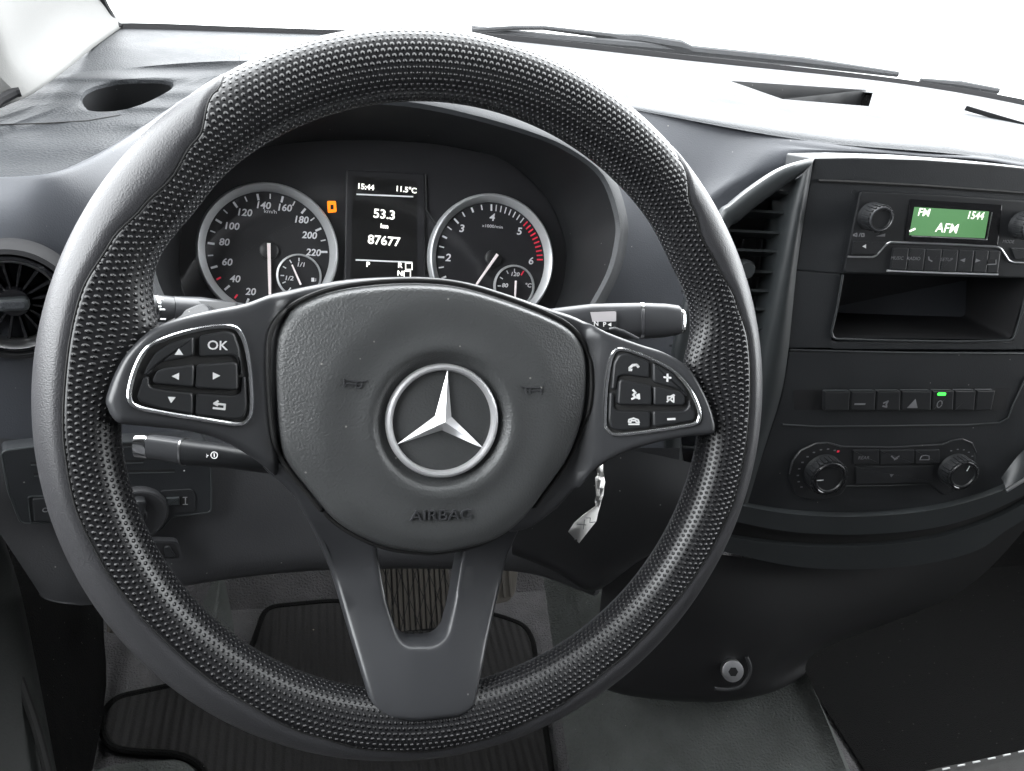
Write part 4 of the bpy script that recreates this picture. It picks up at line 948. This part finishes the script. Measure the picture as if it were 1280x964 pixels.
GF = Fr(pix(745,398,gd(745)-.0100), pix(790,400,gd(790))-pix(700,400,gd(700)), -c2w((0,0,1)))
part('label_plate', plate(GF, roundp(GF.poly([(700,391),(768,387.5),(771,389),(771,411),(700,425)]), .0012), -.004, .0004, .0003), 'button', gs)
part('label_field', flat(GF, roundp(GF.poly([(700,392),(768,389.2),(770,390),(770,402),(700,403)]), .0008), .0008), 'label', gs)
g = MB()
for s, x, y in (('P',755.5,406),('N',745,405)):
    q = GF.pl(x, y); g.add(text(GF, s, q.x, q.y, .0042, .0009, bold=.0001))
q = GF.pl(762,406); g.add(flat(GF, [V((q.x-.0014,q.y)),V((q.x+.001,q.y-.0014)),V((q.x+.001,q.y+.0014))], .0009)); g.build('label_print', 'white', gs)
part('shift_paddle', tube([pix(762,412,.475), pix(768,411,.474), pix(780,415,.474), pix(798,424,.474)], .0012, 8), 'trim', gs)
# lower cruise stalk
cr_ = thing('cruise_stalk', 'short black cruise control stalk with chrome tip below the left spoke', 'stalk', pix(230,565,.48))
def oc2(x, yt, yb, d, dz=.008):
    a, b = pix(x, yt, d), pix(x, yb, d); c = (a+b)/2; h = (a-b)/2; dd = c2w((0,0,1))*dz
    return [c+h*math.copysign(abs(math.cos(t))**.7, math.cos(t))+dd*math.copysign(abs(math.sin(t))**.7, math.sin(t)) for t in [2*math.pi*i/20 for i in range(20)]]
part('chrome_tip', capped([oc2(171,546,570,.452,.006), oc2(173,543.5,572,.453,.0075), oc2(186,542.5,574,.456,.008), oc2(189,543,574,.457,.008)]), 'chrome', cr_)
part('grip', capped([oc2(189,543.5,573.5,.457), oc2(205,545,576,.461), oc2(230,548,581,.467,.009)]), 'trim', cr_)
part('silver_band', capped([oc2(230,547.6,581.4,.467,.0094), oc2(232,548,582,.4675,.0094)]), 'silver', cr_)
part('arm', capped([oc2(232,549,581,.4675,.009), oc2(280,555,584,.48,.009), oc2(340,566,592,.50,.009)]), 'button', cr_)
CFm = Fr(pix(268,569,.4675), (1,.15,0), -c2w((0,0,1)))
c = CFm.pl(268,569)
part('cruise_icon', (lambda m_: (m_.v, m_.f))(MB().add(strokes(CFm, [[(c.x+.002*math.cos(t*.5), c.y+.002*math.sin(t*.5)) for t in range(14)], [(c.x, c.y+.001),(c.x, c.y-.001)], [(c.x-.0056,c.y),(c.x-.0036,c.y)], [(c.x-.0046,c.y+.001),(c.x-.0046,c.y-.001)]], .0005, .0003))), 'white', cr_)

# ================================================================== STEERING WHEEL
RR, RT = .1772, .0178
whl = thing('steering_wheel', 'black dimpled three-spoke steering wheel with silver star emblem', 'steering wheel', WF.O)
SEAM = [(90,-70),(121,-70),(125,-20),(130,53),(137,96),(144,108),(150,103),(157,92),(165,83),(177,85),(188,82),(196,80),(205,85),(213,90),(223,94),(235,92),(250,80),(260,70),(270,64)]
def fold(th): th %= 360; return th if 90 <= th <= 270 else (180-th) % 360
def phia(th): return interp(SEAM, fold(th))
def rimpt(th, ph, dr_=0.0):
    f = fold(th)
    fl = .014*math.exp(-((f-170)/8.5)**2)
    tb = .0022*math.exp(-((f-146)/7)**2)
    a, p = R_(th), R_(ph); rt = RT+dr_
    inw = max(0, -math.cos(p)); k = inw**1.4
    rho = RR+math.cos(p)*rt*1.0-fl*k-tb*inw
    w_ = math.sin(p)*rt*(1-.30*min(1, fl/.02)*k)
    return WF.w(rho*math.cos(a), rho*math.sin(a), w_)
NT = 360; NP = 40; PC = 205
vs = []; uv = []; fs = []
for i in range(NT+1):
    th = i*360/NT; pa = phia(th)
    for j in range(NP+1):
        ph = pa+(PC-pa)*j/NP; e = min(j, NP-j)/NP*(PC-pa)
        vs.append(rimpt(th, ph, -.0008*(1-smoothstep(0, 4, e)))); uv.append((R_(th)*RR, R_(ph)*RT))
for i in range(NT):
    for j in range(NP): a = i*(NP+1)+j; fs.append((a, a+1, a+NP+2, a+NP+1))
rg = obj('rim_grip', vs, fs, 'dots', whl, angle=60, uv=uv)
vs = []; fs = []; NP2 = 26
for i in range(NT):
    th = i*360/NT; pa = phia(th)
    for j in range(NP2+1):
        ph = (PC-360)+(pa-(PC-360))*j/NP2; e = min(j, NP2-j)/NP2*(pa-PC+360)
        vs.append(rimpt(th, ph, .0003-.0014*(1-smoothstep(0, 5, e))))
for i in range(NT):
    for j in range(NP2): a = i*(NP2+1)+j; b = ((i+1) % NT)*(NP2+1)+j; fs.append((a, a+1, b+1, b))
part('rim_leather', (vs, fs), 'grip', whl, angle=60)
part('rim_seam', tube([rimpt(t, phia(t), -.0006) for t in range(360)], .0005, 6, True), 'gap', whl)

# spoke body (wings)
def wz(x, y):
    a = abs(x); return .017-.38*max(0, .155-max(a, .088))-.007*smoothstep(.0885, .083, a)
wing = [(129,508),(131,490),(144,459),(165,431),(191,410),(225,397),(262,388),(307,379),(345,366),(420,351),(480,346),(540,346),(590,353),(640,368),(690,385),(725,397),(761,414),(803,430),(836,441),(865,459),(886,493),(896,522),(898,537),(893,545),(865,548),(824,556),(785,568),(750,588),(722,618),(690,645),(645,668),(560,660),(470,640),(420,615),(385,608),(352,603),(322,580),(276,553),(230,541),(175,535),(143,530)]
def wpl(a, b):
    z = 0.0
    for _ in range(4): z = wz(WF.pl(a, b, z).x, 0)
    return WF.pl(a, b, z)
wp_ = smooth([wpl(a, b) for a, b in wing], 4, True)
# dense cap so that the wing can curve
def curved_plate(F, out, zf, th_, bev, n=10):
    out = out if area(out) > 0 else out[::-1]; N = len(out)
    rings = [(out, -th_), (out, -bev*1.6), (inset(out, bev*.25), -bev*.5), (inset(out, bev*.7), -bev*.1), (inset(out, bev*1.2), 0)]
    vs_ = []; fs_ = []
    for ps, z in rings: vs_ += [F.w(p.x, p.y, z+zf(p.x, p.y)) for p in ps]
    for k in range(len(rings)-1):
        for i in range(N): j = (i+1) % N; fs_.append((k*N+i, k*N+j, (k+1)*N+j, (k+1)*N+i))
    ins = rings[-1][0]; pts = [V((p.x, p.y)) for p in ins]
    xs = [p.x for p in pts]; ys = [p.y for p in pts]; st_ = .006
    gx = min(xs)+st_/2
    while gx < max(xs):
        gy = min(ys)+st_/2
        while gy < max(ys): pts.append(V((gx+.0003*math.sin(gy*900), gy))); gy += st_
        gx += st_
    r_ = delaunay_2d_cdt(pts, [], [list(range(N))], 1, 1e-7)
    base_ = len(vs_); vs_ += [F.w(p.x, p.y, zf(p.x, p.y)) for p in r_[0]]; fs_ += [tuple(i+base_ for i in f) for f in r_[2]]
    return vs_, fs_
part('spoke_body', curved_plate(WF, wp_, wz, .03, .0042), 'trim', whl, angle=50)

# lower spoke: a U of satin plastic
low = [(322,581),(364,617),(391,663),(415,720),(434,785),(455,855),(465,886),(480,901),(530,904),(580,897),(594,888),(608,820),(630,723),(642,681),(655,655),(640,640),(582,660),(579,693),(569,752),(558,795),(544,806),(508,806),(498,795),(484,752),(473,691),(466,650),(420,600),(370,570)]
lz = lambda x, y: -.017+.034*smoothstep(-.09, -.172, y)+.006*smoothstep(.06, .10, abs(x))-.22*max(0, abs(x)-.012)*smoothstep(-.06, -.10, y)
def lpl(a, b):
    z = 0.0
    for _ in range(5): q_ = WF.pl(a, b, z); z = lz(q_.x, q_.y)
    return WF.pl(a, b, z)
lw = [lpl(a, b) for a, b in low]
part('lower_spoke', curved_plate(WF, roundp(lw, .006, 4), lz, .016, .0028), 'spoke', whl, angle=40)
# airbag cover
EM = WF.pl(551.5,525,-.010)
padpx = [(340,432),(351,401),(376,380),(418,364),(471,356),(527,354),(577,359),(630,374),(683,394),(714,411),(731,434),(736,463),(732,516),(714,569),(683,615),(650,656),(612,680),(558,693),(523,693),(476,684),(426,658),(391,620),(352,566),(341,499)]
po_ = smooth([WF.pl(a, b, -.009) for a, b in padpx], 8, True)
if area(po_) < 0: po_ = po_[::-1]
def ang_hit(poly, c, q):
    d = V((math.cos(q), math.sin(q))); best = .0
    for i in range(len(poly)):
        a, b = poly[i-1], poly[i]; e = b-a; den = d.x*e.y-d.y*e.x
        if abs(den) < 1e-12: continue
        t = ((a.x-c.x)*e.y-(a.y-c.y)*e.x)/den; s = ((a.x-c.x)*d.y-(a.y-c.y)*d.x)/den
        if t > best and -1e-6 <= s <= 1+1e-6: best = t
    return best
def padz(r, s):
    z = -.0075+.0115*(1-max(0, s)**3.0)                        # dome falling to the edge
    z -= .0038*(1-smoothstep(.046, .068, r))                               # broad round dish
    z -= .0075*(1-smoothstep(.0315, .0400, r))                             # recess round the emblem
    z += .0010*(1-smoothstep(.027, .030, r))
    return z
NA = 144; rows = []
rad_s = [.0005,.006,.012,.018,.024,.027,.0285,.030,.0315,.033,.0345,.036,.0375,.039,.042,.046,.050,.053,.056,.059,.062,.065,.068]
for r in rad_s[:15]:
    rows.append([WF.w(EM.x+r*math.cos(2*math.pi*i/NA), EM.y+r*math.sin(2*math.pi*i/NA), padz(r, r/ang_hit(po_, EM, 2*math.pi*i/NA))) for i in range(NA)])
for k in range(1, 33):
    row = []
    for i in range(NA):
        q = 2*math.pi*i/NA; mx = ang_hit(po_, EM, q); r = .042+(mx-.042)*k/32; s = r/mx
        z = padz(r, s)-(.006*max(0, (s-.95)/.05)**2)
        row.append(WF.w(EM.x+r*math.cos(q), EM.y+r*math.sin(q), z))
    rows.append(row)
rows.append([p-WF.ez*.012 for p in rows[-1]])
pd = part('airbag_cover', skin(rows, True), 'pad', whl, angle=60)
gp = inset(po_, -.0016)
part('cover_gap', tube([WF.w(p.x, p.y, max(wz(p.x, p.y), -.013)+.0003) if p.y > -.06 else WF.w(p.x, p.y, -.018) for p in gp], .0013, 8, True), 'gap', pd)
EF = Fr(WF.w(EM.x, EM.y, padz(0, 0)), WF.ex, WF.ez)
# emblem
em = part('emblem_ring', lathe(EF, [(.0314,-.001),(.0314,.0016),(.0307,.0028),(.0295,.0033),(.0283,.0028),(.0276,.0014),(.0274,-.001)], 96), 'badge', whl)
ro = -1.5
tips = [R_(90+ro), R_(210+ro), R_(330+ro)]; inn = [R_(150+ro), R_(270+ro), R_(30+ro)]
sv = [EF.w(0,0,.0056)]
for a, b in zip(tips, inn):
    sv.append(EF.w(.0284*math.cos(a), .0284*math.sin(a), .0012)); sv.append(EF.w(.0052*math.cos(b), .0052*math.sin(b), .0006))
sf = [(0,1+i,1+(i+1) % 6) for i in range(6)]
part('star', (sv, sf), 'silver', em, angle=5)
# embossed word and horn symbols
q = WF.pl(550,642,-.006)
def on_pad(x, y):
    d = V((x-EM.x, y-EM.y)); r = d.length; return padz(r, r/ang_hit(po_, EM, math.atan2(d.y, d.x)))
tv, tf = text(WF, 'AIRBAG', q.x, q.y, .0080, 0, 1.25, 1, ext=.0014)
tv = [v+WF.ez*(on_pad((v-WF.O).dot(WF.ex), (v-WF.O).dot(WF.ey))+.0001) for v in tv]
part('lettering', (tv, tf), 'trim', pd, angle=20)
for cx_, cy_, s in ((443,478,1),(661,486,-1)):
    c = WF.pl(cx_, cy_, -.005); L_ = []
    for pl in ([(-.006,.0022),(-.0045,.0012),(.0035,.0008),(.006,.0014)], [(-.006,-.0022),(-.0045,-.0006),(.0035,-.0006)], [(-.006,.0022),(-.0058,0),(-.006,-.0022)], [(.0005,.0008),(.0005,-.0022),(.0025,-.0024),(.0034,-.0014),(.0034,.0008)]):
        L_.append([WF.w(c.x+a*s, c.y+b, on_pad(c.x+a*s, c.y+b)) for a, b in pl])
    g = MB()
    for l in L_: g.add(tube([p+WF.ez*.0004 for p in l], .00042, 6))
    g.build('horn_symbol', 'trim', pd)
# control buttons
def wcl(zfun, ring, btns, cz):
    rp = smooth([wpl(a, b) for a, b in zfun(ring)], 4, True)
    cw = sum(rp, V((0,0)))/len(rp)
    part('button_bezel', tube([WF.w(p.x, p.y, wz(p.x, p.y)+.0006) for p in rp], .0013, 10, True), 'chrome', whl)
    ins = inset(rp if area(rp) > 0 else rp[::-1], .0006)
    part('button_well', curved_plate(WF, ins, lambda x, y: wz(x, y)+.0004, .002, .0002), 'gap', whl)
    for (poly, h, icon) in btns:
        pp = [wpl(a, b) for a, b in zfun(poly)]; pp = roundp(pp, .0016, 4)
        b_ = part('button', plate(WF, pp, -.001, h, .0009, zf=wz), 'button', whl)
        if icon:
            kind_, pts, sz = icon; q = wpl(*zfun([pts[0]])[0]); hz = wz(q.x, q.y)+h+.0004
            def drape(g_): return [v+WF.ez*(wz((v-WF.O).dot(WF.ex), 0)+h+.0003-(v-WF.O).dot(WF.ez)) for v in g_[0]], g_[1]
            if kind_ == 'txt': part('lettering', drape(text(WF, sz[0], q.x, q.y, sz[1], hz, bold=.00008)), 'white', b_)
            elif kind_ == 'fill': part('icon', drape(flat(WF, [wpl(*p) for p in zfun(pts)], hz)), 'white', b_)
            elif kind_ == 'str': part('icon', drape(strokes(WF, [[wpl(*p) for p in zfun(l)] for l in pts[1]], sz, hz)), 'white', b_)
zl = Z(120,380,5.333); zw = Z(720,360,4.82)
czl = lambda a: .001
wcl(zl, [(222,610),(260,440),(340,300),(480,225),(680,170),(860,150),(950,180),(1000,300),(1030,500),(1036,690),(1005,775),(930,800),(700,765),(400,715),(262,680)],
    [([(318,472),(350,400),(400,325),(490,265),(655,215),(655,345),(440,388),(392,420),(370,472)], .0022, ('fill', [(528,338),(585,338),(556,295)], 0)),
     ([(690,212),(860,178),(925,195),(960,300),(978,470),(955,470),(945,370),(920,342),(690,352)], .0022, ('txt', [(812,278)], ('OK',.0062))),
     ([(382,508),(408,445),(460,425),(660,402),(655,552),(400,528)], .0036, ('fill', [(510,478),(560,455),(558,503)], 0)),
     ([(672,402),(925,384),(945,400),(950,560),(930,572),(665,556)], .0036, ('fill', [(832,475),(782,452),(782,500)], 0)),
     ([(320,484),(360,484),(362,545),(400,562),(650,590),(648,735),(420,692),(300,655),(275,620)], .0022, ('fill', [(482,615),(536,618),(504,658)], 0)),
     ([(668,592),(930,608),(968,590),(972,484),(1000,484),(1008,690),(985,755),(930,770),(665,738)], .0022, ('str', [(825,675),[[(792,660),(860,668),(858,698),(785,690)],[(815,645),(790,660),(812,672)]]], .0010))], czl)
czr = lambda a: .001
wcl(zw, [(172,800),(180,600),(205,440),(235,380),(290,372),(430,420),(580,500),(680,610),(735,730),(735,795),(700,820),(560,845),(400,868),(240,882),(190,855)],
    [([(205,610),(220,450),(250,400),(300,390),(432,440),(436,540),(290,522),(245,530),(232,610)], .0022, ('str', [(335,475),[[(312,495),(312,480),(330,464),(352,462),(362,472)],[(310,490),(322,492)],[(356,464),(364,474)]]], .0014)),
     ([(455,450),(575,515),(640,590),(668,650),(640,650),(620,612),(455,566)], .0022, ('str', [(538,538),[[(518,536),(558,540)],[(539,518),(537,560)]]], .0011)),
     ([(236,690),(245,560),(262,550),(440,585),(442,702),(250,700)], .0036, ('str', [(335,635),[[(325,612),(340,628),(325,640),(340,655),(318,665)],[(350,640),(352,660)],[(360,636),(362,664)]]], .0011)),
     ([(452,590),(610,622),(640,650),(640,692),(625,704),(452,702)], .0036, ('str', [(550,660),[[(532,650),(548,650),(568,640),(568,685),(548,668),(532,668),(532,650)],[(528,682),(572,642)]]], .0008)),
     ([(195,630),(220,630),(222,722),(250,738),(440,740),(440,838),(260,858),(205,845),(188,800)], .0022, ('str', [(335,800),[[(305,805),(308,790),(335,782),(362,792),(368,808),(352,806),(346,796),(322,796),(318,806),(305,805)],[(306,818),(368,818)]]], .0009)),
     ([(455,740),(640,738),(668,715),(670,668),(690,690),(712,760),(700,798),(560,820),(456,834)], .0022, ('str', [(560,788),[[(540,788),(582,786)]]], .0012))], czr)
